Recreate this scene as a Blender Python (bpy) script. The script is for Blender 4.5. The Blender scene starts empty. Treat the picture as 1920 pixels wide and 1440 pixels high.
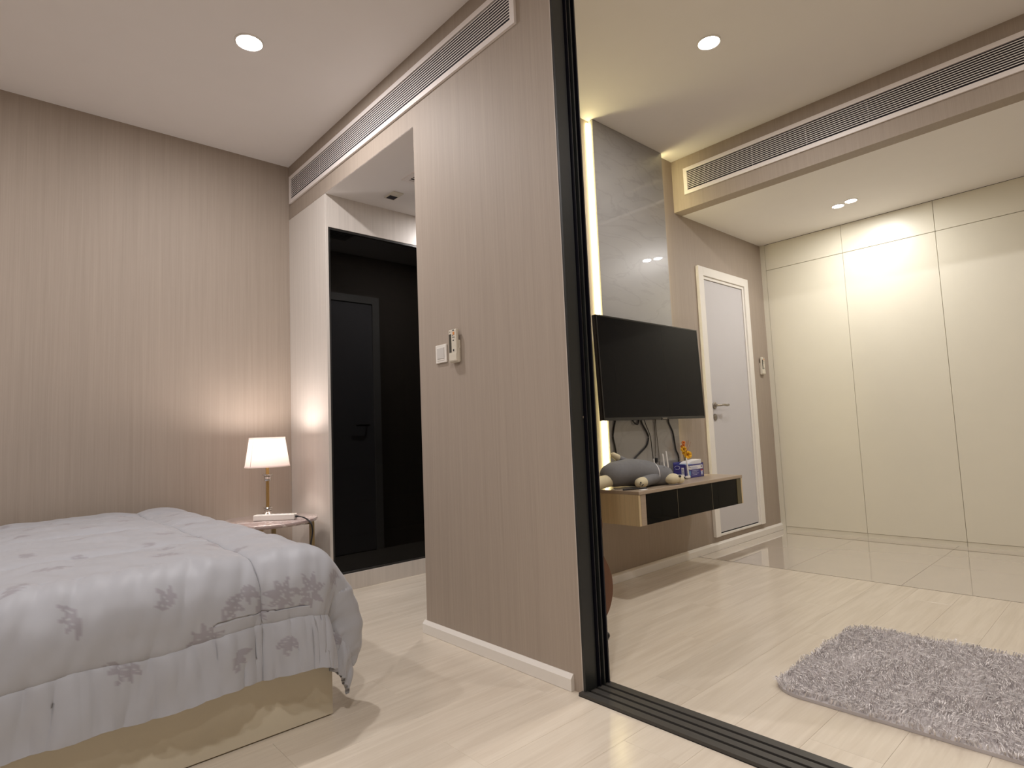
import bpy, bmesh, math, random
from mathutils import Vector, Matrix, noise

random.seed(7)
S = bpy.context.scene
COL = S.collection
PI = math.pi

# ------------------------------------------------------------------ camera
F_PX = 1104.174
YAW, PITCH, ROLL, CAM_H = 0.8338, 0.0828, -0.0416, 0.8886
_f = Vector((math.cos(YAW), math.sin(YAW), 0)); _r = Vector((math.sin(YAW), -math.cos(YAW), 0)); _u = Vector((0, 0, 1))
f2 = _f * math.cos(PITCH) + _u * math.sin(PITCH); u2 = _u * math.cos(PITCH) - _f * math.sin(PITCH)
r3 = _r * math.cos(ROLL) + u2 * math.sin(ROLL); u3 = u2 * math.cos(ROLL) - _r * math.sin(ROLL)
cam_d = bpy.data.cameras.new('camera'); cam = bpy.data.objects.new('camera', cam_d); COL.objects.link(cam)
cam_d.sensor_width = 36; cam_d.sensor_fit = 'HORIZONTAL'; cam_d.lens = F_PX / 1920 * 36
cam_d.clip_start = 0.02
M = Matrix((r3, u3, -f2)).transposed().to_4x4(); M.translation = Vector((0, 0, CAM_H))
cam.matrix_world = M
S.camera = cam

# ------------------------------------------------------------------ world, exposure
W = bpy.data.worlds.new('night'); S.world = W; W.use_nodes = True
W.node_tree.nodes['Background'].inputs[0].default_value = (0.02, 0.022, 0.03, 1)
W.node_tree.nodes['Background'].inputs[1].default_value = 0.3
S.view_settings.view_transform = 'Standard'; S.view_settings.look = 'None'
S.view_settings.gamma = 1.0; S.view_settings.use_curve_mapping = False
S.view_settings.exposure = 0.0
try:
    S.cycles.max_bounces = 10; S.cycles.diffuse_bounces = 6; S.cycles.glossy_bounces = 5
    S.cycles.sample_clamp_indirect = 6.0; S.cycles.caustics_reflective = False; S.cycles.caustics_refractive = False
except Exception:
    pass

BED_LIGHT = (1.0, 0.955, 0.95)
LIV_LIGHT = (1.0, 0.955, 0.93)
KIT_LIGHT = (1.0, 0.96, 0.92)
P_BED, P_LIV, P_KIT, P_HALL = 20.5, 16.8, 8.6, 9.5
LED_STRENGTH = 25.0
LAMP_W = 8.5

# ------------------------------------------------------------------ measured layout (metres)
XA, XB = 1.5376, 1.648            # partition wall faces
YA, YB = 2.336, 1.388             # partition pier ends
YF, YW = 3.895, 3.3277            # bedroom far wall, wardrobe front
YT = 2.2146                       # television wall face
XS, XK = 3.6387, 4.9543           # soffit face, kitchen far wall
H, HL = 2.7737, 2.4               # ceilings
ROOM_X0, ROOM_Y0 = -2.2, -1.7

# ------------------------------------------------------------------ materials
def nt(name):
    m = bpy.data.materials.new(name); m.use_nodes = True
    return m, m.node_tree, m.node_tree.nodes['Principled BSDF']

def setp(b, **k):
    for n, v in k.items():
        b.inputs[n].default_value = v

def mat(name, col, rough=0.5, metal=0.0, spec=0.5, coat=0.0, coat_rough=0.05, noise_scale=None, noise_amt=0.06, bump=0.0, bump_scale=200, stretch=None):
    m, t, b = nt(name)
    setp(b, **{'Base Color': (*col, 1), 'Roughness': rough, 'Metallic': metal, 'Specular IOR Level': spec, 'Coat Weight': coat, 'Coat Roughness': coat_rough})
    tc = t.nodes.new('ShaderNodeTexCoord')
    mp = t.nodes.new('ShaderNodeMapping')
    if stretch: mp.inputs['Scale'].default_value = stretch
    t.links.new(tc.outputs['Object'], mp.inputs['Vector'])
    ns = t.nodes.new('ShaderNodeTexNoise'); ns.inputs['Scale'].default_value = noise_scale or 8; ns.inputs['Detail'].default_value = 4
    t.links.new(mp.outputs['Vector'], ns.inputs['Vector'])
    mx = t.nodes.new('ShaderNodeMix'); mx.data_type = 'RGBA'
    lo = tuple(max(0, c * (1 - noise_amt)) for c in col); hi = tuple(min(1, c * (1 + noise_amt)) for c in col)
    mx.inputs['A'].default_value = (*lo, 1); mx.inputs['B'].default_value = (*hi, 1)
    t.links.new(ns.outputs['Fac'], mx.inputs['Factor'])
    t.links.new(mx.outputs['Result'], b.inputs['Base Color'])
    if bump:
        n2 = t.nodes.new('ShaderNodeTexNoise'); n2.inputs['Scale'].default_value = bump_scale; n2.inputs['Detail'].default_value = 3
        t.links.new(mp.outputs['Vector'], n2.inputs['Vector'])
        bp = t.nodes.new('ShaderNodeBump'); bp.inputs['Strength'].default_value = bump; bp.inputs['Distance'].default_value = 0.002
        t.links.new(n2.outputs['Fac'], bp.inputs['Height']); t.links.new(bp.outputs['Normal'], b.inputs['Normal'])
    return m

def streak_mat(name, col, amt, rough, scale=(70, 70, 0.9), bump=0.15, coat=0.0, spec=0.4, fine=(260, 260, 2.5)):
    """Vertical streaks: a woven wallpaper or a straight-grained laminate."""
    m, t, b = nt(name)
    tc = t.nodes.new('ShaderNodeTexCoord')
    def nz(sc, det):
        mp = t.nodes.new('ShaderNodeMapping'); mp.inputs['Scale'].default_value = sc
        t.links.new(tc.outputs['Object'], mp.inputs['Vector'])
        n = t.nodes.new('ShaderNodeTexNoise'); n.inputs['Scale'].default_value = 1.0; n.inputs['Detail'].default_value = det
        n.inputs['Roughness'].default_value = 0.62
        t.links.new(mp.outputs['Vector'], n.inputs['Vector']); return n
    n1 = nz(scale, 5); n2 = nz(fine, 3)
    ad = t.nodes.new('ShaderNodeMath'); ad.operation = 'ADD'
    t.links.new(n1.outputs['Fac'], ad.inputs[0]); t.links.new(n2.outputs['Fac'], ad.inputs[1])
    hv = t.nodes.new('ShaderNodeMath'); hv.operation = 'MULTIPLY'; hv.inputs[1].default_value = 0.5
    t.links.new(ad.outputs[0], hv.inputs[0])
    cr = t.nodes.new('ShaderNodeValToRGB')
    cr.color_ramp.elements[0].position = 0.34; cr.color_ramp.elements[1].position = 0.64
    cr.color_ramp.elements[0].color = (*[c * (1 - amt) for c in col], 1)
    cr.color_ramp.elements[1].color = (*[min(1, c * (1 + amt * 0.6)) for c in col], 1)
    t.links.new(hv.outputs[0], cr.inputs['Fac']); t.links.new(cr.outputs['Color'], b.inputs['Base Color'])
    bp = t.nodes.new('ShaderNodeBump'); bp.inputs['Strength'].default_value = bump; bp.inputs['Distance'].default_value = 0.0015
    t.links.new(hv.outputs[0], bp.inputs['Height']); t.links.new(bp.outputs['Normal'], b.inputs['Normal'])
    setp(b, **{'Roughness': rough, 'Coat Weight': coat, 'Coat Roughness': 0.25, 'Specular IOR Level': spec})
    return m

def wood_floor_mat():
    m, t, b = nt('whitewashed oak')
    tc = t.nodes.new('ShaderNodeTexCoord'); oi = t.nodes.new('ShaderNodeObjectInfo')
    off = t.nodes.new('ShaderNodeVectorMath'); off.operation = 'SCALE'; off.inputs[0].default_value = (37, 19, 11)
    t.links.new(oi.outputs['Random'], off.inputs['Scale'])
    ad = t.nodes.new('ShaderNodeVectorMath'); ad.operation = 'ADD'
    t.links.new(tc.outputs['Object'], ad.inputs[0]); t.links.new(off.outputs[0], ad.inputs[1])
    def nz(sc, det, dist=0.0):
        mp = t.nodes.new('ShaderNodeMapping'); mp.inputs['Scale'].default_value = sc
        t.links.new(ad.outputs[0], mp.inputs['Vector'])
        n = t.nodes.new('ShaderNodeTexNoise'); n.inputs['Scale'].default_value = 1.0; n.inputs['Detail'].default_value = det
        n.inputs['Distortion'].default_value = dist
        t.links.new(mp.outputs['Vector'], n.inputs['Vector']); return n
    g1 = nz((2.2, 26, 26), 5, 0.6); g2 = nz((7, 150, 150), 3)
    cr = t.nodes.new('ShaderNodeValToRGB')
    e = cr.color_ramp.elements; e[0].position = 0.3; e[1].position = 0.66
    e[0].color = (0.61, 0.535, 0.435, 1); e[1].color = (0.69, 0.62, 0.515, 1)
    mi = t.nodes.new('ShaderNodeMath'); mi.operation = 'MULTIPLY_ADD'; mi.inputs[1].default_value = 0.35; mi.inputs[2].default_value = -0.17
    t.links.new(g2.outputs['Fac'], mi.inputs[0])
    sm = t.nodes.new('ShaderNodeMath'); sm.operation = 'ADD'
    t.links.new(g1.outputs['Fac'], sm.inputs[0]); t.links.new(mi.outputs[0], sm.inputs[1])
    t.links.new(sm.outputs[0], cr.inputs['Fac'])
    hs = t.nodes.new('ShaderNodeHueSaturation')
    rm = t.nodes.new('ShaderNodeMapRange'); rm.inputs['To Min'].default_value = 0.98; rm.inputs['To Max'].default_value = 1.02
    t.links.new(oi.outputs['Random'], rm.inputs['Value']); t.links.new(rm.outputs['Result'], hs.inputs['Value'])
    t.links.new(cr.outputs['Color'], hs.inputs['Color']); t.links.new(hs.outputs['Color'], b.inputs['Base Color'])
    bp = t.nodes.new('ShaderNodeBump'); bp.inputs['Strength'].default_value = 0.10; bp.inputs['Distance'].default_value = 0.001
    t.links.new(g2.outputs['Fac'], bp.inputs['Height']); t.links.new(bp.outputs['Normal'], b.inputs['Normal'])
    setp(b, **{'Roughness': 0.20, 'Specular IOR Level': 0.5})
    return m

def marble_mat(name, base, vein, scale, rough, coat, contrast=0.35, rot=0.7):
    m, t, b = nt(name)
    tc = t.nodes.new('ShaderNodeTexCoord')
    mp = t.nodes.new('ShaderNodeMapping'); mp.inputs['Rotation'].default_value = (0.3, rot, 0.4); mp.inputs['Scale'].default_value = (1, 1, 2.6)
    t.links.new(tc.outputs['Object'], mp.inputs['Vector'])
    n1 = t.nodes.new('ShaderNodeTexNoise'); n1.inputs['Scale'].default_value = scale; n1.inputs['Detail'].default_value = 8; n1.inputs['Distortion'].default_value = 1.6
    t.links.new(mp.outputs['Vector'], n1.inputs['Vector'])
    v = t.nodes.new('ShaderNodeMath'); v.operation = 'SUBTRACT'; v.inputs[1].default_value = 0.5
    t.links.new(n1.outputs['Fac'], v.inputs[0])
    a = t.nodes.new('ShaderNodeMath'); a.operation = 'ABSOLUTE'; t.links.new(v.outputs[0], a.inputs[0])
    cr = t.nodes.new('ShaderNodeValToRGB'); e = cr.color_ramp.elements
    e[0].position = 0.0; e[0].color = (contrast, contrast, contrast, 1); e[1].position = 0.035; e[1].color = (0, 0, 0, 1)
    t.links.new(a.outputs[0], cr.inputs['Fac'])
    n2 = t.nodes.new('ShaderNodeTexNoise'); n2.inputs['Scale'].default_value = scale * 0.8; n2.inputs['Detail'].default_value = 5
    t.links.new(mp.outputs['Vector'], n2.inputs['Vector'])
    mx0 = t.nodes.new('ShaderNodeMix'); mx0.data_type = 'RGBA'
    mx0.inputs['A'].default_value = (*[c * 0.86 for c in base], 1); mx0.inputs['B'].default_value = (*[min(1, c * 1.12) for c in base], 1)
    t.links.new(n2.outputs['Fac'], mx0.inputs['Factor'])
    mx = t.nodes.new('ShaderNodeMix'); mx.data_type = 'RGBA'
    t.links.new(mx0.outputs['Result'], mx.inputs['A']); mx.inputs['B'].default_value = (*vein, 1)
    t.links.new(cr.outputs['Color'], mx.inputs['Factor']); t.links.new(mx.outputs['Result'], b.inputs['Base Color'])
    setp(b, **{'Roughness': rough, 'Coat Weight': coat, 'Coat Roughness': 0.015})
    return m

def emit_mat(name, col, strength):
    m = bpy.data.materials.new(name); m.use_nodes = True; t = m.node_tree; t.nodes.clear()
    o = t.nodes.new('ShaderNodeOutputMaterial'); e = t.nodes.new('ShaderNodeEmission')
    e.inputs[0].default_value = (*col, 1); e.inputs[1].default_value = strength
    t.links.new(e.outputs[0], o.inputs[0]); return m

def dark_glass_mat(name, tint, through, ior=1.45):
    """Dark tinted glass: a clear polished reflection over a dim view inside."""
    m = bpy.data.materials.new(name); m.use_nodes = True; t = m.node_tree; t.nodes.clear()
    o = t.nodes.new('ShaderNodeOutputMaterial')
    tr = t.nodes.new('ShaderNodeBsdfTransparent'); tr.inputs[0].default_value = (*[c * through for c in tint], 1)
    gl = t.nodes.new('ShaderNodeBsdfGlossy'); gl.inputs['Roughness'].default_value = 0.01
    fr = t.nodes.new('ShaderNodeFresnel'); fr.inputs['IOR'].default_value = ior
    mx = t.nodes.new('ShaderNodeMixShader')
    t.links.new(fr.outputs[0], mx.inputs[0]); t.links.new(tr.outputs[0], mx.inputs[1]); t.links.new(gl.outputs[0], mx.inputs[2])
    t.links.new(mx.outputs[0], o.inputs[0]); return m

def shade_mat(name, col):
    m = bpy.data.materials.new(name); m.use_nodes = True; t = m.node_tree; t.nodes.clear()
    o = t.nodes.new('ShaderNodeOutputMaterial')
    d = t.nodes.new('ShaderNodeBsdfDiffuse'); d.inputs[0].default_value = (*col, 1)
    r = t.nodes.new('ShaderNodeBsdfTranslucent'); r.inputs[0].default_value = (*col, 1)
    mx = t.nodes.new('ShaderNodeMixShader'); mx.inputs[0].default_value = 0.42
    t.links.new(d.outputs[0], mx.inputs[1]); t.links.new(r.outputs[0], mx.inputs[2]); t.links.new(mx.outputs[0], o.inputs[0]); return m

WALLPAPER = streak_mat('greige woven wallpaper', (0.358, 0.300, 0.247), 0.095, 0.62)
LAMINATE = streak_mat('pale ash laminate', (0.62, 0.575, 0.525), 0.09, 0.34, scale=(55, 55, 0.8), bump=0.06)
CABWOOD = streak_mat('honey ash laminate', (0.58, 0.455, 0.27), 0.14, 0.42, scale=(60, 60, 1.2), bump=0.06)
CABTOP = streak_mat('brown ash laminate', (0.37, 0.29, 0.215), 0.12, 0.3, scale=(1.2, 60, 60), bump=0.05, fine=(3, 220, 220))
CEIL = mat('ceiling paint', (0.80, 0.775, 0.755), 0.7, noise_amt=0.015, bump=0.05, bump_scale=300)
WHITE_PAINT = mat('white gloss paint', (0.76, 0.73, 0.68), 0.35, noise_amt=0.015)
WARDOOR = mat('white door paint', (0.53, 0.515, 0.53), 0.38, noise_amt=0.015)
KITCH = mat('cream lacquer', (0.72, 0.69, 0.58), 0.32, noise_amt=0.02)
PLANK = wood_floor_mat()
TILE = mat('polished cream tile', (0.58, 0.52, 0.45), 0.04, spec=0.8, coat=1.0, coat_rough=0.01, noise_scale=5, noise_amt=0.05)
GROUT = mat('grout', (0.13, 0.10, 0.075), 0.8)
SUB = mat('screed', (0.32, 0.26, 0.21), 0.8)
BLACK_AL = mat('black satin aluminium', (0.017, 0.019, 0.018), 0.38, spec=0.5, noise_amt=0.1)
BLACK_AL2 = mat('black anodised aluminium', (0.006, 0.006, 0.010), 0.28, spec=0.5, noise_amt=0.1)
TRACK_AL = mat('dark grey aluminium', (0.062, 0.058, 0.052), 0.45, metal=0.3, noise_amt=0.1)
GROOVE = mat('black groove and gap shade', (0.004, 0.004, 0.004), 0.9)
WPLASTIC = mat('white plastic', (0.74, 0.71, 0.66), 0.35, noise_amt=0.01)
CPLASTIC = mat('cream plastic', (0.62, 0.575, 0.48), 0.4, noise_amt=0.02)
DPLASTIC = mat('black plastic', (0.012, 0.012, 0.013), 0.35)
GRILLE = mat('white grille paint', (0.78, 0.73, 0.70), 0.4, noise_amt=0.01)
GRILLE_SHADE = mat('shaded grille web', (0.26, 0.24, 0.235), 0.6)  # grille paint darkened to stand for the shade between the slats
VOID = mat('dark grille cavity', (0.022, 0.018, 0.024), 0.9)
STONE = marble_mat('grey polished marble', (0.285, 0.275, 0.262), (0.21, 0.20, 0.19), 2.0, 0.35, 0.9, contrast=0.42)
TABLETOP = marble_mat('mauve veined marble', (0.40, 0.31, 0.29), (0.72, 0.66, 0.64), 9.0, 0.12, 0.5, contrast=0.9)
SCREEN = mat('black screen glass', (0.003, 0.003, 0.004), 0.035, spec=0.12, noise_amt=0.0)
BEZEL = mat('black bezel', (0.008, 0.008, 0.008), 0.2, spec=0.5)
GOLD = mat('brushed gold', (0.50, 0.32, 0.12), 0.3, metal=1.0, noise_amt=0.05)
BRASS_D = mat('champagne metal', (0.42, 0.32, 0.17), 0.35, metal=0.8, noise_amt=0.05)
CHROME = mat('chrome', (0.75, 0.72, 0.68), 0.1, metal=1.0, noise_amt=0.02)
STEEL = mat('satin steel', (0.34, 0.31, 0.28), 0.3, metal=1.0, noise_amt=0.05)
SHADE = shade_mat('white lampshade fabric', (0.86, 0.80, 0.77))
CARDBOARD_W = mat('white card', (0.72, 0.71, 0.72), 0.6)
BLUE = mat('blue card', (0.035, 0.03, 0.20), 0.35, noise_amt=0.08)
BLUE2 = mat('light blue print', (0.10, 0.25, 0.48), 0.35)
REDP = mat('dark red print', (0.30, 0.03, 0.05), 0.4)
GREYP = mat('grey print', (0.12, 0.12, 0.16), 0.4)
LILACP = mat('pale lilac print', (0.42, 0.44, 0.60), 0.4)
PLUSH_G = mat('grey plush', (0.185, 0.185, 0.19), 0.95, spec=0.15, noise_scale=60, noise_amt=0.12, bump=0.4, bump_scale=500)
PLUSH_C = mat('cream plush', (0.62, 0.55, 0.38), 0.95, spec=0.15, noise_scale=60, noise_amt=0.06, bump=0.4, bump_scale=500)
FELT_D = mat('dark embroidery thread', (0.02, 0.02, 0.025), 0.8)
BEDBASE = mat('cream lacquered board', (0.56, 0.51, 0.395), 0.16, noise_amt=0.03)
MATTRESS = mat('mattress fabric', (0.6, 0.58, 0.56), 0.9)
PETAL = mat('yellow petal', (0.80, 0.42, 0.015), 0.55, noise_amt=0.1)
PETAL2 = mat('orange petal', (0.70, 0.20, 0.03), 0.55, noise_amt=0.15)
PETALC = mat('flower throat', (0.25, 0.03, 0.02), 0.6)
TWIG = mat('brown twig', (0.16, 0.06, 0.03), 0.7)
GREEN = mat('green stem', (0.12, 0.16, 0.03), 0.6)
POT = mat('dark glazed pot', (0.03, 0.03, 0.05), 0.3)
GUITAR = mat('reddish brown guitar lacquer', (0.13, 0.042, 0.012), 0.4, coat=0.15, noise_scale=3, noise_amt=0.25, stretch=(30, 30, 2))
GUITAR_S = mat('dark guitar side wood', (0.06, 0.02, 0.008), 0.25, coat=0.4)
FRET = mat('dark rosewood', (0.03, 0.016, 0.010), 0.5)
RUGBASE = mat('grey rug backing', (0.50, 0.47, 0.47), 0.95)

def rug_mat():
    m, t, b = nt('grey shag yarn')
    oi = t.nodes.new('ShaderNodeTexCoord')
    n = t.nodes.new('ShaderNodeTexNoise'); n.inputs['Scale'].default_value = 55
    t.links.new(oi.outputs['Object'], n.inputs['Vector'])
    cr = t.nodes.new('ShaderNodeValToRGB'); e = cr.color_ramp.elements
    e[0].position = 0.32; e[0].color = (0.56, 0.53, 0.53, 1); e[1].position = 0.66; e[1].color = (0.90, 0.87, 0.87, 1)
    t.links.new(n.outputs['Fac'], cr.inputs['Fac']); t.links.new(cr.outputs['Color'], b.inputs['Base Color'])
    setp(b, **{'Roughness': 0.9, 'Specular IOR Level': 0.2}); return m
RUGYARN = rug_mat()

def duvet_mat():
    m, t, b = nt('grey lavender sateen with leaf print')
    at = t.nodes.new('ShaderNodeAttribute'); at.attribute_name = 'leaf_print'
    mx = t.nodes.new('ShaderNodeMix'); mx.data_type = 'RGBA'
    mx.inputs['A'].default_value = (0.355, 0.365, 0.395, 1); mx.inputs['B'].default_value = (0.27, 0.262, 0.29, 1)
    t.links.new(at.outputs['Fac'], mx.inputs['Factor']); t.links.new(mx.outputs['Result'], b.inputs['Base Color'])
    tc = t.nodes.new('ShaderNodeTexCoord'); n = t.nodes.new('ShaderNodeTexNoise'); n.inputs['Scale'].default_value = 420
    t.links.new(tc.outputs['Object'], n.inputs['Vector'])
    bp = t.nodes.new('ShaderNodeBump'); bp.inputs['Strength'].default_value = 0.06; bp.inputs['Distance'].default_value = 0.001
    t.links.new(n.outputs['Fac'], bp.inputs['Height']); t.links.new(bp.outputs['Normal'], b.inputs['Normal'])
    setp(b, **{'Roughness': 0.50, 'Sheen Weight': 0.25, 'Specular IOR Level': 0.35}); return m
DUVET = duvet_mat()

# ------------------------------------------------------------------ builders
def wloc(o):
    v = Vector((0, 0, 0))
    while o is not None:
        v += o.location; o = o.parent
    return v

def put(name, me, m, parent=None, smooth=False, local=False):
    """Link one mesh as ONE object; vertices are given in world metres unless local."""
    o = bpy.data.objects.new(name, me); COL.objects.link(o)
    if m is not None and len(me.materials) == 0: me.materials.append(m)
    if parent is not None:
        o.parent = parent
        if not local:
            d = wloc(parent)
            me.transform(Matrix.Translation(-d))
    if smooth:
        for p in me.polygons: p.use_smooth = True
    return o

def from_bm(bm, name):
    me = bpy.data.meshes.new(name); bm.normal_update(); bm.to_mesh(me); bm.free(); return me

def box_bm(bm, x0, x1, y0, y1, z0, z1, bev=0.0, seg=1):
    g = bmesh.ops.create_cube(bm, size=1)
    vs = g['verts']
    for v in vs:
        v.co = Vector(((x0 + x1) / 2 + v.co.x * (x1 - x0), (y0 + y1) / 2 + v.co.y * (y1 - y0), (z0 + z1) / 2 + v.co.z * (z1 - z0)))
    if bev:
        es = list({e for v in vs for e in v.link_edges})
        bmesh.ops.bevel(bm, geom=es, offset=bev, segments=seg, affect='EDGES', profile=0.5)

def box(name, x0, x1, y0, y1, z0, z1, m, parent=None, bev=0.0, seg=1, local=False):
    bm = bmesh.new(); box_bm(bm, x0, x1, y0, y1, z0, z1, bev, seg)
    return put(name, from_bm(bm, name), m, parent, local=local)

def boxes(name, lst, m, parent=None, bev=0.0, local=False):
    bm = bmesh.new()
    for b in lst: box_bm(bm, *b, bev)
    return put(name, from_bm(bm, name), m, parent, local=local)

def prism(name, pts, axis, a0, a1, m, parent=None, local=False):
    """Extrude a closed 2-D outline along an axis (0 x, 1 y, 2 z)."""
    n = len(pts); vs = []
    for a in (a0, a1):
        for p, q in pts:
            vs.append((a, p, q) if axis == 0 else (p, a, q) if axis == 1 else (p, q, a))
    fs = [tuple(range(n)), tuple(range(2 * n - 1, n - 1, -1))] + [(i, i + n, (i + 1) % n + n, (i + 1) % n) for i in range(n)]
    me = bpy.data.meshes.new(name); me.from_pydata(vs, [], fs)
    bm = bmesh.new(); bm.from_mesh(me); bmesh.ops.recalc_face_normals(bm, faces=bm.faces); bm.to_mesh(me); bm.free()
    return put(name, me, m, parent, local=local)

def catmull(pts, k=8):
    P = [Vector(p) for p in pts]; out = []
    Q = [P[0] * 2 - P[1]] + P + [P[-1] * 2 - P[-2]]
    for i in range(1, len(Q) - 2):
        for j in range(k):
            t = j / k; a, b, c, d = Q[i - 1], Q[i], Q[i + 1], Q[i + 2]
            out.append(0.5 * ((2 * b) + (c - a) * t + (2 * a - 5 * b + 4 * c - d) * t * t + (3 * b - a - 3 * c + d) * t ** 3))
    out.append(P[-1]); return out

def loft(centers, radii, seg=16, squash=None, up=Vector((0, 0, 1))):
    """Rings along a spine; radii may be numbers or (side, up) pairs; closed ends."""
    C = [Vector(c) for c in centers]; vs = []; fs = []
    for i, c in enumerate(C):
        t = (C[min(i + 1, len(C) - 1)] - C[max(i - 1, 0)]).normalized()
        s = t.cross(up)
        if s.length < 1e-4: s = t.cross(Vector((0, 1, 0)))
        s.normalize(); w = s.cross(t).normalized()
        r = radii[i]; ra, rb = r if isinstance(r, tuple) else (r, r)
        for j in range(seg):
            a = 2 * PI * j / seg
            vs.append(c + s * (ra * math.cos(a)) + w * (rb * math.sin(a)))
    for i in range(len(C) - 1):
        for j in range(seg):
            fs.append((i * seg + j, i * seg + (j + 1) % seg, (i + 1) * seg + (j + 1) % seg, (i + 1) * seg + j))
    fs.append(tuple(range(seg))[::-1]); n = (len(C) - 1) * seg
    fs.append(tuple(range(n, n + seg)))
    return [tuple(v) for v in vs], fs

def loft_obj(name, centers, radii, m, parent=None, seg=16, local=False):
    vs, fs = loft(centers, radii, seg)
    me = bpy.data.meshes.new(name); me.from_pydata(vs, [], fs)
    bm = bmesh.new(); bm.from_mesh(me); bmesh.ops.recalc_face_normals(bm, faces=bm.faces); bm.to_mesh(me); bm.free()
    return put(name, me, m, parent, smooth=True, local=local)

def tube(name, pts, r, m, parent=None, seg=8, k=8):
    c = catmull(pts, k) if len(pts) > 2 else [Vector(p) for p in pts]
    return loft_obj(name, c, [r] * len(c), m, parent, seg)

def capsule_path(a, b, r, n=10, r2=None):
    """Centres and radii of a rounded-ended limb."""
    a, b = Vector(a), Vector(b); r2 = r if r2 is None else r2; d = (b - a); L = d.length; d.normalize()
    C, R = [], []
    for i in range(5):
        th = PI / 2 * (i / 5); C.append(a - d * (r * math.cos(th))); R.append(max(r * math.sin(th), r * 0.04))
    for i in range(n + 1):
        C.append(a + d * (L * i / n)); R.append(r + (r2 - r) * i / n)
    for i in range(1, 6):
        th = PI / 2 * (i / 5); C.append(b + d * (r2 * math.sin(th))); R.append(max(r2 * math.cos(th), r2 * 0.04))
    return C, R

def lathe(name, cx, cy, prof, m, parent=None, seg=32, cap=True, smooth=True):
    vs = []; fs = []
    for r, z in prof:
        for j in range(seg):
            a = 2 * PI * j / seg; vs.append((cx + r * math.cos(a), cy + r * math.sin(a), z))
    for i in range(len(prof) - 1):
        for j in range(seg):
            fs.append((i * seg + j, i * seg + (j + 1) % seg, (i + 1) * seg + (j + 1) % seg, (i + 1) * seg + j))
    if cap:
        fs.append(tuple(range(seg))[::-1]); n = (len(prof) - 1) * seg; fs.append(tuple(range(n, n + seg)))
    me = bpy.data.meshes.new(name); me.from_pydata(vs, [], fs)
    o = put(name, me, m, parent)
    if smooth:
        for p in me.polygons: p.use_smooth = len(p.vertices) == 4
        me.set_sharp_from_angle(angle=math.radians(35))
    return o

def ellipsoid(name, c, r, m, parent=None, rot=None, u=20, v=12):
    bm = bmesh.new(); bmesh.ops.create_uvsphere(bm, u_segments=u, v_segments=v, radius=1)
    for q in bm.verts:
        p = Vector((q.co.x * r[0], q.co.y * r[1], q.co.z * r[2]))
        if rot is not None: p = rot @ p
        q.co = p + Vector(c)
    return put(name, from_bm(bm, name), m, parent, smooth=True)

def thing(name, label, cat, loc, group=None):
    o = bpy.data.objects.new(name, None); COL.objects.link(o); o.location = loc; o.empty_display_size = 0.05
    o['label'] = label; o['category'] = cat
    if group: o['group'] = group
    return o

def tag(o, label, cat, group=None):
    o['label'] = label; o['category'] = cat
    if group: o['group'] = group
    return o

def struct(o, label=None):
    o['kind'] = 'structure'
    if label: o['label'] = label
    return o

def sroot(name, loc, label=None):
    o = bpy.data.objects.new(name, None); COL.objects.link(o); o.location = loc; o.empty_display_size = 0.05
    return struct(o, label)

def disc_light(name, loc, power, col, radius):
    l = bpy.data.lights.new(name, 'AREA'); l.shape = 'DISK'; l.size = radius * 2; l.energy = power; l.color = col
    o = bpy.data.objects.new(name, l); COL.objects.link(o); o.location = loc; return o

# ================================================================== STRUCTURE
# ---- floor: screed slab with individual planks
floor = struct(box('floor', ROOM_X0, XK, ROOM_Y0, YF + 0.1, -0.06, -0.013, SUB), 'whitewashed oak plank floor running through bedroom and living room')
PW, PL = 0.185, 1.22
rows = int((YF - (-0.9)) / PW) + 1
ri = 0
y = YF
while y > -0.95:
    y0 = max(y - PW, -0.95); x = -0.7 - (ri * 0.43 % PL)
    while x < XS:
        x0, x1 = max(x, -0.7), min(x + PL, XS - 0.007)
        if x1 - x0 > 0.03:
            box('plank', x0 + 0.0002, x1 - 0.0002, y0 + 0.0002, y - 0.0002, -0.012, 0.0, PLANK, floor, bev=0.0004)
        x += PL
    y = y0; ri += 1
# remaining floor behind the camera
box('plank', ROOM_X0, -0.702, ROOM_Y0, YF, -0.012, 0.0, PLANK, floor)
box('plank', -0.70, XS - 0.007, ROOM_Y0, -0.952, -0.012, 0.0, PLANK, floor)
# ---- polished tiles of the kitchen zone, with the dark joint where they meet the planks
floor_t = struct(box('floor', XS - 0.007, XK + 0.05, ROOM_Y0, YT + 0.05, -0.013, -0.003, GROUT), 'polished cream tiled floor beyond the planks')
tx = XS + 0.0015; TS = 0.598
for i in range(3):
    for j in range(6):
        x0 = tx + i * (TS + 0.0015); y1 = YT - j * (TS + 0.0015)
        x1 = min(x0 + TS, XK + 0.04); y0 = max(y1 - TS, ROOM_Y0)
        if x1 - x0 > 0.02 and y1 - y0 > 0.02:
            box('tile', x0, x1, y0, y1, -0.004, 0.0, TILE, floor_t)

# ---- ceilings
struct(box('ceiling', ROOM_X0, XS + 0.1, ROOM_Y0, YF + 0.1, H, H + 0.08, CEIL), 'high white ceiling over bedroom and living room')
struct(box('ceiling', XA + 0.0015, 3.36, YA + 0.0005, YF, HL - 0.0015, HL + 0.06, CEIL), 'low white ceiling of the wardrobe hall')
struct(box('ceiling', XS + 0.1, XK, ROOM_Y0, YT, HL, HL + 0.06, CEIL), 'low white ceiling of the kitchen zone')

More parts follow.
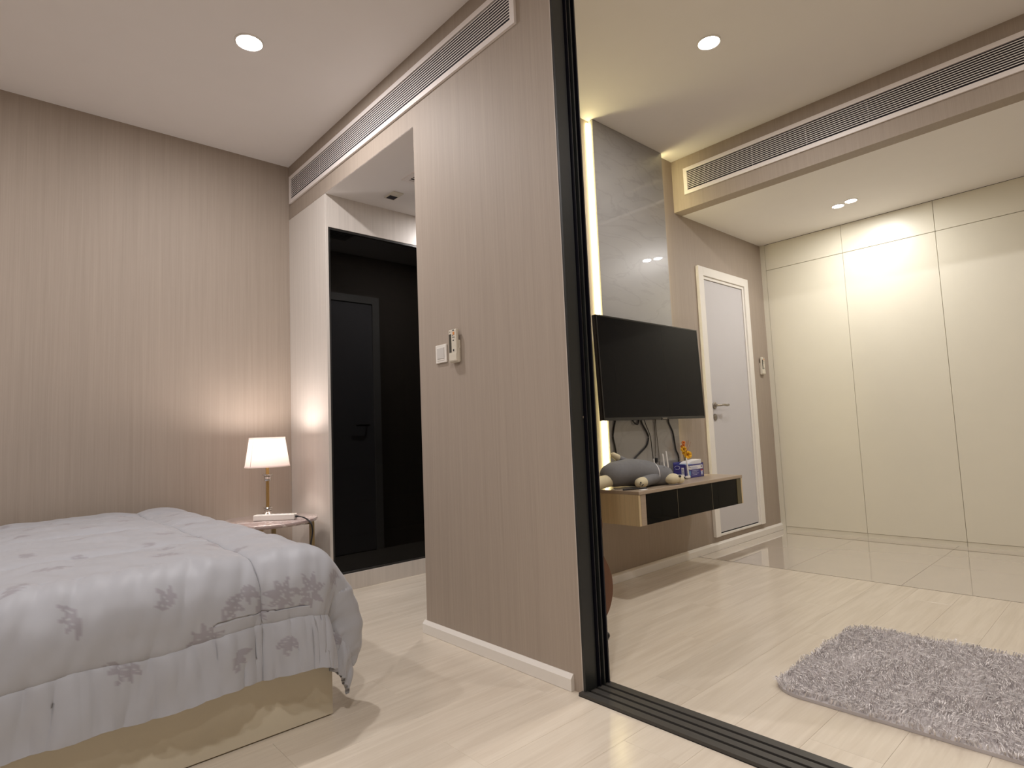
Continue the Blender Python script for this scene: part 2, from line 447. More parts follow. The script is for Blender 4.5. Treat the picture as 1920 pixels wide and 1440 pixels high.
# ---- walls
struct(box('wall_partition', XA, XB, YB + 0.012, YA, 0, H, WALLPAPER), 'greige papered partition wall between bedroom and living room')
struct(box('wall_header', XA, XB, YA, YF, HL, H, WALLPAPER), 'greige header above the hall opening')
struct(box('wall_back', ROOM_X0, XA + 1.9, YF, YF + 0.1, 0, H, WALLPAPER), 'greige bedroom wall behind the table lamp')
struct(box('wall_television', XB, XK + 0.05, YT, YA, 0, H, WALLPAPER), 'greige wall carrying the television')
struct(box('wall_soffit', XS, XS + 0.1, ROOM_Y0, YT, HL, H, WALLPAPER), 'greige soffit face holding the living room grille')
struct(box('wall_hall', 3.36, 3.46, YA, YF, 0, HL, WALLPAPER), 'end wall of the wardrobe hall')
struct(box('wall_left', ROOM_X0 - 0.1, ROOM_X0, ROOM_Y0, YF + 0.1, 0, H, WALLPAPER))
struct(box('wall_front', ROOM_X0, XK + 0.1, ROOM_Y0 - 0.1, ROOM_Y0, 0, H, WALLPAPER))
wk = struct(box('wall_kitchen', XK + 0.02, XK + 0.1, ROOM_Y0, YT, 0, HL, KITCH), 'cream panelled wall at the far end of the living room')
box('filler_strip', XK, XK + 0.02, YT - 0.0405, YT, 0, HL, KITCH, wk)
yy = YT - 0.042
for i in range(6):
    y1 = yy - i * 0.602; y0 = max(y1 - 0.6, ROOM_Y0)
    if y1 - y0 < 0.05: continue
    box('panel', XK, XK + 0.018, y0, y1, 0.03, 2.175, KITCH, wk, bev=0.0015)
    box('panel', XK, XK + 0.018, y0, y1, 2.178, HL - 0.002, KITCH, wk, bev=0.0015)
    box('toe_strip', XK + 0.004, XK + 0.018, y0, y1, 0.0, 0.028, KITCH, wk)

# ---- baseboards (chamfered top)
def baseboard(name, along, a0, a1, face, sgn, h=0.055, t=0.016, label=None):
    pts = [(face, 0.001), (face, h), (face + sgn * 0.004, h), (face + sgn * t, h - 0.014), (face + sgn * t, 0.001)]
    ax = 1 if along == 'y' else 0
    o = prism(name, pts, ax, a0, a1, WHITE_PAINT); return struct(o, label)
baseboard('baseboard_partition', 'y', 1.44, YA + 0.014, XA, -1, label='white baseboard along the partition wall')
baseboard('baseboard_hall', 'x', XA, 1.74, YA, 1, label='white baseboard turning into the hall')
baseboard('baseboard_television', 'x', XB, XK, YT, -1, label='white baseboard under the television wall')
baseboard('baseboard_back', 'x', ROOM_X0, XA - 0.002, YF, -1, label='white baseboard behind the bed')

# ---- white corner bead beside the black jamb
struct(box('trim_1', XA - 0.0012, XA + 0.002, YB + 0.0095, YB + 0.0125, 0, H, mat('pale corner bead', (0.50, 0.45, 0.40), 0.5)), 'thin white corner bead beside the black jamb')

# ---- sliding door frame: jamb and floor track
jr = sroot('door_1', ((XA + XB) / 2, YB, 0), 'black aluminium sliding door frame with floor track, doors slid open')
box('jamb_plate', XA, 1.598, YB, YB + 0.012, 0.006, H, BLACK_AL, jr, bev=0.001)
box('jamb_channel', 1.598, XB + 0.004, YB + 0.008, YB + 0.012, 0.006, H, BLACK_AL2, jr)
box('jamb_fin', 1.603, 1.607, YB - 0.010, YB + 0.008, 0.006, H, BLACK_AL2, jr)
box('jamb_fin', 1.624, 1.630, YB - 0.010, YB + 0.008, 0.006, H, BLACK_AL, jr)
box('jamb_fin', 1.646, 1.652, YB - 0.012, YB + 0.012, 0.006, H, BLACK_AL2, jr)
box('bolt', 1.589, 1.594, YB - 0.0035, YB + 0.001, 0.93, 0.938, STEEL, jr)
prism('track_base', [(1.515, 0.0), (1.5155, 0.002), (1.6615, 0.002), (1.662, 0.0)], 1, -1.5, 1.402, GROOVE, jr)
for x0, x1 in ((1.5160, 1.5470), (1.5560, 1.5830), (1.5920, 1.6190), (1.6280, 1.6610)):
    prism('rail', [(x0, 0.0021), (x0 + 0.0012, 0.0105), (x1 - 0.0012, 0.0105), (x1, 0.0021)], 1, -1.5, YB - 0.004 if x0 > 1.53 else 1.402, TRACK_AL, jr)

# ---- white door in the television wall (raised above the baseboard)
DX0, DX1, DZ0, DZ1 = 3.8727, 4.6373, 0.094, 2.0551
dr = sroot('door_2', ((DX0 + DX1) / 2, YT, DZ0), 'white flush door with stepped white frame and steel lever')
CW = 0.066
for nm, b in (('frame_side', (DX0, DX0 + CW, YT - 0.024, YT, DZ0, DZ1)), ('frame_side', (DX1 - CW, DX1, YT - 0.024, YT, DZ0, DZ1)),
              ('frame_head', (DX0 + CW, DX1 - CW, YT - 0.024, YT, DZ1 - CW, DZ1)), ('frame_sill', (DX0 + CW, DX1 - CW, YT - 0.018, YT, DZ0, DZ0 + 0.014))):
    box(nm, *b, WHITE_PAINT, dr, bev=0.002)
IW = 0.022
for b in ((DX0 + CW, DX0 + CW + IW, YT - 0.013, YT, DZ0 + 0.014, DZ1 - CW), (DX1 - CW - IW, DX1 - CW, YT - 0.013, YT, DZ0 + 0.014, DZ1 - CW),
          (DX0 + CW + IW, DX1 - CW - IW, YT - 0.013, YT, DZ1 - CW - IW, DZ1 - CW)):
    box('door_stop', *b, WHITE_PAINT, dr, bev=0.0015)
leaf = box('door_leaf', DX0 + CW + IW + 0.002, DX1 - CW - IW - 0.003, YT - 0.006, YT, DZ0 + 0.022, DZ1 - CW - IW - 0.004, WARDOOR, dr, bev=0.001)
box('gap_shadow_strip', DX0 + CW + IW, DX1 - CW - IW, YT - 0.003, YT - 0.0005, DZ0 + 0.014, DZ0 + 0.022, GROOVE, dr)  # black strip painted in as the shade of the gap under the leaf
HX, HZ = 3.995, 1.027
hd = loft_obj('rosette', [(HX, YT - 0.006, HZ), (HX, YT - 0.014, HZ), (HX, YT - 0.016, HZ)], [0.025, 0.025, 0.022], STEEL, leaf, 24)
tube('lever', [(HX, YT - 0.012, HZ), (HX, YT - 0.04, HZ), (HX + 0.012, YT - 0.055, HZ), (HX + 0.05, YT - 0.056, HZ + 0.003), (HX + 0.10, YT - 0.054, HZ), (HX + 0.128, YT - 0.052, HZ + 0.003)], 0.0085, STEEL, leaf, 10)
loft_obj('keyhole_rosette', [(HX, YT - 0.006, HZ - 0.085), (HX, YT - 0.013, HZ - 0.085)], [0.025, 0.023], STEEL, leaf, 24)

# ---- door in the hall side of the television wall (seen only in the wardrobe glass)
hr = sroot('door_3', (2.05, YA, 0), 'white hall door reflected in the wardrobe glass')
box('frame_side', 2.40, 2.46, YA, YA + 0.02, 0, 2.06, WHITE_PAINT, hr); box('frame_side', 1.74, 1.80, YA, YA + 0.02, 0, 2.06, WHITE_PAINT, hr)
box('frame_head', 1.80, 2.40, YA, YA + 0.02, 2.0, 2.06, WHITE_PAINT, hr)
box('door_leaf', 1.803, 2.397, YA, YA + 0.008, 0.006, 1.996, WARDOOR, hr)
tube('lever', [(2.33, YA + 0.008, 1.0), (2.33, YA + 0.05, 1.0), (2.30, YA + 0.055, 1.0), (2.22, YA + 0.053, 1.0)], 0.008, STEEL, hr)

# ================================================================== BUILT-IN THINGS
# ---- wardrobe
wd = thing('wardrobe', 'built-in wardrobe with pale laminate casing and black tinted glass doors', 'wardrobe', ((XA + 3.36) / 2, (YW + YF) / 2, 0))
GT, GB = 2.193, 0.0958
WX1 = 3.355
box('end_panel', XA, XA + 0.018, YW, YF - 0.002, 0, HL - 0.001, LAMINATE, wd, bev=0.001)
box('top_filler', XA + 0.0185, WX1, YW + 0.001, YW + 0.02, GT, HL - 0.001, LAMINATE, wd, bev=0.001)
box('plinth', XA + 0.0185, WX1, YW + 0.001, YW + 0.02, 0.0, GB, LAMINATE, wd, bev=0.001)
BLKFR = mat('dark bronze door profile', (0.035, 0.034, 0.032), 0.3, metal=0.5)
TGLASS = dark_glass_mat('black tinted glass', (0.6, 0.8, 0.85), 0.16)
INNER = mat('dark wardrobe lining', (0.16, 0.15, 0.15), 0.7)
gm = XA + 0.0185 + 0.90
for x0, x1 in ((XA + 0.0185, gm), (gm, WX1)):
    d = boxes('door_frame', [(x0, x0 + 0.012, YW + 0.004, YW + 0.024, GB, GT), (x1 - 0.012, x1, YW + 0.004, YW + 0.024, GB, GT),
                             (x0 + 0.012, x1 - 0.012, YW + 0.004, YW + 0.024, GT - 0.014, GT), (x0 + 0.012, x1 - 0.012, YW + 0.004, YW + 0.024, GB, GB + 0.012)], BLKFR, wd, bev=0.001)
    box('glass_pane', x0 + 0.012, x1 - 0.012, YW + 0.014, YW + 0.018, GB + 0.012, GT - 0.014, TGLASS, d)
box('back_board', XA + 0.02, WX1, YF - 0.012, YF - 0.004, 0.0, HL - 0.01, INNER, wd)
box('bottom_board', XA + 0.02, WX1, YW + 0.04, YF - 0.013, GB - 0.02, GB, INNER, wd)
box('shelf', XA + 0.02, WX1, YW + 0.06, YF - 0.013, 1.98, 2.0, INNER, wd)
for k in range(4):
    z0 = GB + 0.012 + k * 0.205
    dd = box('drawer', XA + 0.04, gm - 0.02, YW + 0.055, YF - 0.02, z0, z0 + 0.19, INNER, wd, bev=0.002)
    box('finger_pull', XA + 0.05, gm - 0.03, YW + 0.052, YW + 0.056, z0 + 0.178, z0 + 0.188, GROOVE, dd)
tube('hanging_rail', [(XA + 0.02, 3.62, 1.90), (WX1, 3.62, 1.90)], 0.012, STEEL, wd)

# ---- air-conditioning grilles
def grille(name, label, x, y0, y1, z0, z1, divs, n=11):
    g = thing(name, label, 'grille', (x, (y0 + y1) / 2, z0), 'air conditioning grilles')
    fw = 0.026
    boxes('frame', [(x - 0.012, x, y0, y1, z1 - fw, z1), (x - 0.012, x, y0, y1, z0, z0 + fw), (x - 0.012, x, y0, y0 + fw, z0 + fw, z1 - fw), (x - 0.012, x, y1 - fw, y1, z0 + fw, z1 - fw)], GRILLE, g)
    box('cavity', x - 0.0025, x - 0.0005, y0 + fw, y1 - fw, z0 + fw, z1 - fw, VOID, g)
    hh = (z1 - z0 - 2 * fw) / n; first = None
    for k in range(n - 1):
        zc = z0 + fw + hh * (k + 1)
        if first is None:
            pts = [(x - 0.0118, zc - 0.0026), (x - 0.0118, zc + 0.0021), (x - 0.0098, zc + 0.0028), (x - 0.0098, zc - 0.0016)]
            first = prism('slat', pts, 1, y0 + fw, y1 - fw, GRILLE, g)
        else:
            s = first.copy(); COL.objects.link(s); s.parent = g; s.location = (0, 0, hh * k)
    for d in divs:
        box('divider', x - 0.0070, x - 0.0026, d - 0.0008, d + 0.0008, z0 + fw, z1 - fw, GRILLE_SHADE, g)
    return g
grille('air_grille', 'long white slatted air grille above the hall opening in the bedroom', XA, 1.58, 3.858, 2.500, 2.688, [3.715 - 0.329 * i for i in range(7)])
grille('air_grille', 'white slatted air grille on the living room soffit', XS, -0.2, 2.118, 2.500, 2.688, [1.959 - 0.333 * i for i in range(7)])

# ---- ceiling downlights
LENS = {}
def downlight(label, x, y, z, col, power, r=0.056, group='recessed ceiling downlights', strength=40):
    d = thing('downlight', label, 'light', (x, y, z), group)
    lathe('trim_ring', x, y, [(r * 1.02, z - 0.0005), (r * 1.16, z - 0.0005), (r * 1.16, z - 0.003), (r * 1.03, z - 0.006), (r * 1.0, z - 0.004), (r * 0.98, z - 0.0005)], WHITE_PAINT, d, cap=False)
    key = (col, strength)
    if key not in LENS: LENS[key] = emit_mat('lit downlight lens', col, strength)
    lathe('lens', x, y, [(0.001, z - 0.0025), (r, z - 0.0025), (r, z - 0.001), (0.001, z - 0.001)], LENS[key], d)
    disc_light('downlight_beam', (x, y, z - 0.0065), power, col, r * 0.97)
    return d
downlight('lit round downlight on the bedroom ceiling near the lamp corner', 0.90, 2.733, H, BED_LIGHT, P_BED)
downlight('lit round downlight on the living room ceiling', 2.633, 1.348, H, LIV_LIGHT, P_LIV, r=0.050)
ob = 'recessed ceiling downlights'
downlight('lit bedroom downlight above the viewer in front of the bed, outside the picture', 0.10, 0.30, H, BED_LIGHT, P_BED)
downlight('lit bedroom downlight over the far side of the bed, outside the picture', -0.95, 2.733, H, BED_LIGHT, P_BED)
downlight('added lit bedroom downlight in the corner behind the viewer, outside the picture', -0.95, 0.30, H, BED_LIGHT, P_BED)  # unseen lamp, added to fill out the bedroom lighting
downlight('added lit living room downlight over the rug, outside the picture', 2.633, -0.55, H, LIV_LIGHT, P_LIV, r=0.05)  # unseen lamp, added to bring up the living room light
downlight('lit spotlight in the low kitchen ceiling, nearer the door, outside the picture', 4.457, 1.331, HL, KIT_LIGHT, P_KIT, r=0.036)
downlight('lit spotlight in the low kitchen ceiling, second of the pair, outside the picture', 4.489, 1.425, HL, KIT_LIGHT, P_KIT * 0.5, r=0.036)
downlight('lit downlight in the hall ceiling hidden behind the partition wall', 2.50, 3.02, HL, BED_LIGHT, P_HALL, r=0.045)

# ---- small fixtures of the hall ceiling
fx = thing('ceiling_sensor', 'small rectangular plate with dark opening on the hall ceiling', 'fixture', (1.888, 3.105, HL))
box('plate', 1.852, 1.925, 3.045, 3.165, HL - 0.008, HL - 0.0005, CPLASTIC, fx, bev=0.003)
box('opening', 1.862, 1.915, 3.105, 3.155, HL - 0.0095, HL - 0.007, VOID, fx)
box('indicator', 1.884, 1.892, 3.064, 3.072, HL - 0.0095, HL - 0.007, WPLASTIC, fx)
vf = thing('ceiling_vent', 'white slatted vent on the hall ceiling beside the partition edge', 'vent', (1.96, 2.74, HL))
vx0, vx1, vy0, vy1 = 1.805, 2.06, 2.61, 2.880
boxes('frame', [(vx0, vx1, vy0, vy0 + 0.03, HL - 0.01, HL - 0.0005), (vx0, vx1, vy1 - 0.03, vy1, HL - 0.01, HL - 0.0005), (vx0, vx0 + 0.03, vy0 + 0.03, vy1 - 0.03, HL - 0.01, HL - 0.0005), (vx1 - 0.03, vx1, vy0 + 0.03, vy1 - 0.03, HL - 0.01, HL - 0.0005)], GRILLE, vf)
box('cavity', vx0 + 0.03, vx1 - 0.03, vy0 + 0.03, vy1 - 0.03, HL - 0.002, HL - 0.0006, VOID, vf)
for k in range(8):
    yv = vy0 + 0.03 + (k + 0.5) * (vy1 - vy0 - 0.06) / 8 + 0.006
    box('slat', vx0 + 0.03, vx1 - 0.03, yv - 0.004, yv + 0.003, HL - 0.008, HL - 0.005, GRILLE, vf)

# ---- light switch on the partition
sw = thing('light_switch', 'square white rocker light switch on the partition wall', 'switch', (XA, 2.152, 1.214))
box('plate', XA - 0.008, XA, 2.111, 2.193, 1.214, 1.296, WPLASTIC, sw, bev=0.002)
box('rocker', XA - 0.0105, XA - 0.007, 2.125, 2.179, 1.232, 1.282, mat('greyish switch rocker', (0.56, 0.54, 0.51), 0.4), sw, bev=0.0012)
box('rocker_edge', XA - 0.0095, XA - 0.007, 2.125, 2.179, 1.2255, 1.2305, WPLASTIC, sw)

# ---- air-conditioning remotes in wall cradles
LCD = mat('grey remote display', (0.055, 0.052, 0.042), 0.25)
ORANGE = mat('orange key', (0.60, 0.24, 0.07), 0.5)
def remote(label, to, full):
    """Local frame: u across, v out of the wall, w up; 'to' maps it into the room."""
    o = thing('remote_control', label, 'remote', to(0, 0, 0), 'air conditioner remotes in wall cradles')
    def rb(name, u0, u1, v0, v1, w0, w1, m, par, bev=0.0, seg=1):
        a, b = to(u0, v0, w0), to(u1, v1, w1)
        return box(name, min(a.x, b.x), max(a.x, b.x), min(a.y, b.y), max(a.y, b.y), a.z, b.z, m, par, bev, seg)
    cr = rb('cradle', -0.0265, 0.0265, 0.0, 0.010, 0.0, 0.095, CPLASTIC, o, 0.003, 2)
    rb('cradle_lip', -0.029, 0.029, 0.004, 0.018, -0.003, 0.060, CPLASTIC, cr, 0.004, 2)
    bd = rb('body', -0.0275, 0.0275, 0.0090, 0.0245, 0.001, 0.142, CPLASTIC, o, 0.004, 2)
    rb('display', -0.0235, -0.0075, 0.0240, 0.0253, 0.042, 0.122, LCD, bd)
    rb('flap', -0.026, 0.026, 0.0242, 0.0257, 0.006, 0.036, CPLASTIC, bd, 0.0006)
    rb('round_key', 0.004, 0.011, 0.0240, 0.0258, 0.046, 0.054, FELT_D, bd)
    rb('key', 0.004, 0.016, 0.0240, 0.0258, 0.117, 0.130, ORANGE, bd, 0.0006)
    for k, (u, w, ww) in enumerate(((0.001, 0.104, 0.005), (0.010, 0.104, 0.005), (0.001, 0.112, 0.004), (0.003, 0.091, 0.008), (0.002, 0.1345, 0.012), (-0.019, 0.130, 0.004))):
        rb('printed_mark', u, u + ww, 0.0243, 0.0251, w, w + 0.0045, FELT_D, bd)
    return o
remote('cream remote in a wall cradle on the partition wall beside the switch', lambda u, v, w: Vector((XA - v, 2.040 - u, 1.205 + w)), True)
remote('cream remote in a wall cradle right of the white door', lambda u, v, w: Vector((4.806 + u, YT - v, 1.285 + w)), False)

# ---- stone panel and its light strips
YP = 2.1764; PX0, PX1 = 2.7244, 3.4582
CZ1, CZ0 = 0.5582, 0.3791; CX0, CX1, CY = 2.5417, 3.6548, 1.86
pn = thing('wall_panel', 'tall grey polished marble panel behind the television', 'panel', ((PX0 + PX1) / 2, YT, CZ1))
box('slab', PX0, PX1, YP, YP + 0.014, CZ1 + 0.001, H - 0.0015, STONE, pn, bev=0.001)
box('backing', PX0 + 0.006, PX1 - 0.006, YP + 0.014, YT - 0.0005, CZ1 + 0.001, H - 0.0015, LAMINATE, pn)
LEDM = emit_mat('warm white light strip', (1.0, 0.86, 0.44), LED_STRENGTH)
ledl = thing('light_strip', 'glowing warm light strip along the left edge of the marble panel', 'light', (PX0 - 0.012, YT, CZ1), 'vertical light strips')
box('diffuser', PX0 - 0.018, PX0 - 0.005, YT - 0.010, YT - 0.001, CZ1 + 0.006, H - 0.02, LEDM, ledl)
ledr = thing('light_strip', 'glowing warm light strip hidden behind the right edge of the marble panel', 'light', (PX1 + 0.006, YT, CZ1), 'vertical light strips')
box('diffuser', PX1 - 0.004, PX1 + 0.008, YT - 0.010, YT - 0.001, CZ1 + 0.006, H - 0.02, LEDM, ledr)

# ---- television
TVX0, TVX1, TVZ0, TVZ1, TVY = 2.566, 3.634, 0.935, 1.537, 2.08
tv = thing('television', 'flat black television on the marble panel', 'television', ((TVX0 + TVX1) / 2, TVY, TVZ0))
w2 = (TVX1 - TVX0) / 2; hT = TVZ1 - TVZ0
def tvb(name, b, m, par, bev=0.0): return box(name, *b, m, par, bev, local=True)
body = tvb('housing', (-w2, w2, 0.004, 0.034, 0, hT), BEZEL, tv, 0.002)
tvb('rear_box', (-w2 * 0.6, w2 * 0.6, 0.034, 0.062, 0.06, hT * 0.62), DPLASTIC, tv, 0.004)
tvb('screen', (-w2 + 0.009, w2 - 0.009, 0.001, 0.006, 0.016, hT - 0.009), SCREEN, tv)
for nm, b in (('bezel', (-w2, -w2 + 0.008, 0.0, 0.01, 0, hT)), ('bezel', (w2 - 0.008, w2, 0.0, 0.01, 0, hT)), ('bezel', (-w2 + 0.008, w2 - 0.008, 0.0, 0.01, hT - 0.008, hT)), ('bezel', (-w2 + 0.008, w2 - 0.008, 0.0, 0.01, 0, 0.015))):
    tvb(nm, b, BEZEL, tv, 0.0008)
lg = tvb('logo_tab', (0.02, 0.085, -0.002, 0.006, -0.004, 0.012), DPLASTIC, tv, 0.001)
tvb('logo', (0.032, 0.075, -0.003, -0.0015, 0.002, 0.007), STEEL, lg)
tvb('wall_bracket', (-0.15, 0.15, 0.060, 0.092, 0.18, 0.40), STEEL, tv)
tv.rotation_euler = (-0.0324, 0, 0)

# ---- cables hanging from the television
yc = YP - 0.006
def cab(label, pts, r, col=DPLASTIC): return tag(tube('cable', pts, r, col), label, 'cable', 'cables below the television')
cab('black cable hanging leftmost below the television', [(2.785, yc - 0.02, 1.00), (2.777, yc, 0.931), (2.755, yc, 0.870), (2.749, yc, 0.838), (2.762, yc, 0.785), (2.771, yc, 0.729), (2.770, yc, 0.66), (2.775, yc - 0.01, 0.575)], 0.0048)
cab('short black cable loop right under the television', [(2.93, yc - 0.01, 0.99), (2.945, yc, 0.935), (2.975, yc - 0.01, 0.908), (3.005, yc, 0.925), (3.015, yc - 0.01, 0.99)], 0.0042)
cab('black cable curving down to the left behind the plush toy', [(3.02, yc - 0.02, 0.99), (3.035, yc, 0.927), (3.083, yc, 0.862), (3.100, yc, 0.825), (3.075, yc, 0.775), (3.005, yc, 0.735), (2.950, yc, 0.705), (2.928, yc, 0.67), (2.93, yc - 0.01, 0.575)], 0.0048)
cab('thin black cable falling straight down from the curved cable', [(3.028, yc - 0.012, 0.985), (3.055, yc - 0.014, 0.915), (3.102, yc - 0.012, 0.83), (3.112, yc - 0.012, 0.74), (3.120, yc - 0.012, 0.66), (3.12, yc - 0.01, 0.58)], 0.0026)
lc = thing('looped_cord', 'thin brown looped cord with a small black plug below the television', 'cord', (3.175, yc, 0.60), 'cables below the television')
BROWNC = mat('brown cord', (0.06, 0.045, 0.03), 0.6)
tube('cord', [(3.178, yc - 0.01, 0.98), (3.176, yc, 0.90), (3.166, yc, 0.76), (3.163, yc, 0.69), (3.172, yc, 0.632), (3.188, yc, 0.628), (3.200, yc, 0.66), (3.196, yc, 0.78), (3.186, yc, 0.90), (3.184, yc - 0.01, 0.98)], 0.0019, BROWNC, lc)
box('plug', 3.157, 3.175, yc - 0.012, yc + 0.004, 0.665, 0.695, DPLASTIC, lc, bev=0.003)
cab('black cable hanging rightmost below the television', [(3.315, yc - 0.02, 0.99), (3.332, yc, 0.922), (3.372, yc, 0.855), (3.385, yc, 0.80), (3.398, yc, 0.735), (3.420, yc, 0.70), (3.424, yc, 0.66), (3.405, yc, 0.62), (3.39, yc - 0.01, 0.568)], 0.0048)

# ---- floating television cabinet
tc = thing('floating_cabinet', 'wall-hung wooden cabinet with dark glass fronts under the television', 'cabinet', ((CX0 + CX1) / 2, (CY + YT) / 2, CZ0))
box('top_board', CX0, CX1, CY - 0.0, YT - 0.0005, CZ1 - 0.018, CZ1, CABTOP, tc, bev=0.001)
box('end_board', CX0, CX0 + 0.018, CY + 0.004, YT - 0.0005, CZ0, CZ1 - 0.0185, CABWOOD, tc, bev=0.001)
box('end_board', CX1 - 0.018, CX1, CY + 0.004, YT - 0.0005, CZ0, CZ1 - 0.0185, CABWOOD, tc, bev=0.001)
box('bottom_board', CX0 + 0.018, CX1 - 0.018, CY + 0.022, YT - 0.0005, CZ0, CZ0 + 0.014, CABWOOD, tc)
box('inner_back', CX0 + 0.018, CX1 - 0.018, YT - 0.012, YT - 0.001, CZ0 + 0.014, CZ1 - 0.019, INNER, tc)
CGLASS = dark_glass_mat('bronze black glass', (0.9, 0.75, 0.4), 0.08, ior=1.22)
FRAMEW = mat('bronze cabinet profile', (0.20, 0.165, 0.10), 0.35, metal=0.3)
box('front_stile', CX0 + 0.0195, CX0 + 0.064, CY + 0.004, CY + 0.02, CZ0, CZ1 - 0.019, CABTOP, tc, bev=0.001)
gx = [CX0 + 0.066, CX0 + 0.362, CX0 + 0.735, CX1 - 0.019]
for i in range(3):
    d = box('glass_front', gx[i] + 0.0012, gx[i + 1] - 0.0012, CY + 0.004, CY + 0.010, CZ0 + 0.001, CZ1 - 0.0205, CGLASS, tc)
    if i == 2:
        box('end_band', gx[3] - 0.055, gx[3] - 0.0012, CY + 0.002, CY + 0.0045, CZ0 + 0.001, CZ1 - 0.0205, mat('olive bronze glass band', (0.065, 0.05, 0.014), 0.12), d)
    if i:
        box('edge_profile', gx[i] - 0.001, gx[i] + 0.001, CY + 0.003, CY + 0.012, CZ0, CZ1 - 0.0205, FRAMEW, tc)
box('inner_shelf', CX0 + 0.10, gx[1] - 0.03, CY + 0.06, YT - 0.02, CZ0 + 0.0145, CZ0 + 0.03, INNER, tc)

# ================================================================== LOOSE THINGS, LIVING ROOM
# ---- plush toy
pt = thing('plush_toy', 'grey and cream plush husky lying face down on the cabinet', 'toy', (2.80, 2.02, CZ1))
sp = catmull([(2.535, 2.085, .622), (2.60, 2.075, .632), (2.69, 2.055, .638), (2.76, 2.03, .634), (2.83, 2.01, .624), (2.87, 1.99, .613), (2.91, 1.968, .606), (2.945, 1.947, .600), (2.972, 1.932, .594)], 5)
def rr(t):
    ks = [(0, .012), (.025, .040), (.06, .056), (.13, .068), (.30, .076), (.48, .074), (.62, .066), (.70, .060), (.80, .058), (.90, .047), (.97, .026), (1.0, .008)]
    for (a, ra), (b, rb_) in zip(ks, ks[1:]):
        if t <= b:
            q = (t - a) / (b - a); return ra + (rb_ - ra) * q
    return ks[-1][1]
R = []
for i in range(len(sp)):
    r = rr(i / (len(sp) - 1)); R.append((r * 1.0, r))
body = loft_obj('body', sp, R, PLUSH_G, pt, 24)
for v in body.data.vertices: v.co.z = max(v.co.z, 0.0)      # soft belly flattened on the cabinet top
C_, R_ = capsule_path((2.60, 2.080, .604), (2.43, 2.055, .598), .035, r2=.034)
loft_obj('hind_leg', [c for c in C_], R_, PLUSH_C, pt)
C_, R_ = capsule_path((2.60, 2.14, .625), (2.47, 2.155, .632), .034, r2=.031)
loft_obj('hind_leg', C_, R_, PLUSH_C, pt)
C_, R_ = capsule_path((2.84, 1.960, .602), (2.715, 1.950, .588), .032, r2=.028)
fl = loft_obj('front_leg', C_, R_, PLUSH_G, pt)
C_, R_ = capsule_path((2.705, 1.949, .5875), (2.672, 1.947, .5855), .0292, r2=.0262)
pw = loft_obj('paw', C_, R_, PLUSH_C, fl)
for dx, dz, r in ((-.017, .004, .0055), (-.024, -.006, .003), (-.010, -.010, .003), (-.002, -.008, .003)):
    ellipsoid('paw_pad', (2.672 + dx, 1.9215 + (0.004 if dx < -.015 else 0.0), .5855 + dz), (r, .0035, r), FELT_D, pw, u=8, v=6)
tl = loft_obj('tail', *capsule_path((2.735, 2.075, .692), (2.668, 2.085, .722), .022, r2=.018), PLUSH_G, pt)
loft_obj('tail_tip', *capsule_path((2.668, 2.085, .7225), (2.640, 2.09, .738), .0195, r2=.016), PLUSH_C, tl)
rotz = Matrix.Rotation(-0.28, 3, 'Z')
mz = ellipsoid('face', (2.928, 1.908, .589), (.050, .042, .0305), PLUSH_C, pt, rotz)
sn = ellipsoid('snout', (2.970, 1.888, .582), (.030, .028, .0235), PLUSH_C, pt, rotz)
ellipsoid('nose', (2.998, 1.874, .588), (.007, .009, .007), FELT_D, pt, u=10, v=8)
ellipsoid('eye', (2.946, 1.868, .602), (.010, .005, .007), FELT_D, pt, rotz, u=10, v=8)
ellipsoid('eye', (2.972, 1.955, .6035), (.008, .004, .0055), FELT_D, pt, rotz, u=10, v=8)
ellipsoid('ear', (2.900, 1.940, .646), (.013, .008, .014), PLUSH_G, pt, rotz)
ellipsoid('ear', (2.925, 1.995, .648), (.013, .008, .014), PLUSH_G, pt, rotz)
pt.location.z += 0.003
nk = Vector((2.872, 1.989, .613 + .003)); sd_ = Vector((-.44, -.90, 0))
tube('neck_ribbon', [tuple(nk + sd_ * (.0665 * math.cos(q)) + Vector((0, 0, .0665 * math.sin(q)))) for q in [math.radians(d) for d in (-5, 20, 45, 70, 95, 120)]], 0.0028, CARDBOARD_W, pt, 6)

# black cable and paper lying by the left end of the cabinet top
tag(tube('cable', [(2.548, 1.965, CZ1 + .005), (2.585, 1.950, CZ1 + .005), (2.63, 1.935, CZ1 + .005), (2.675, 1.905, CZ1 + .005)], 0.0045, DPLASTIC), 'black cable lying on the cabinet top in front of the plush toy', 'cable')
tag(box('paper_slip', 2.60, 2.66, 1.885, 1.905, CZ1, CZ1 + 0.002, CARDBOARD_W), 'small white paper slip lying on the left of the cabinet top', 'paper')

# ---- router
rt = thing('router', 'white router with upright antennas beside the blue box', 'router', (3.21, 2.10, CZ1))
prism('body', [(3.10, 2.05), (3.115, 2.035), (3.264, 2.035), (3.279, 2.05), (3.279, 2.145), (3.264, 2.16), (3.115, 2.16), (3.10, 2.145)], 2, CZ1 + 0.003, CZ1 + 0.026, WPLASTIC, rt)
box('foot_plate', 3.115, 3.265, 2.05, 2.145, CZ1, CZ1 + 0.003, DPLASTIC, rt)
def antenna(x, y, z0, L, lean):
    return loft_obj('antenna', [(x, y, z0), (x + lean * 0.1, y, z0 + L * 0.1), (x + lean, y, z0 + L), (x + lean * 1.01, y, z0 + L + 0.003)], [(.0060, .0045), (.0060, .0045), (.0048, .0034), (.002, .0015)], WPLASTIC, rt, 10)
antenna(3.296, 2.026, CZ1 + .008, .120, -.016)
antenna(3.272, 2.150, CZ1 + .012, .160, -.022)
antenna(3.238, 2.155, CZ1 + .012, .145, -.020)
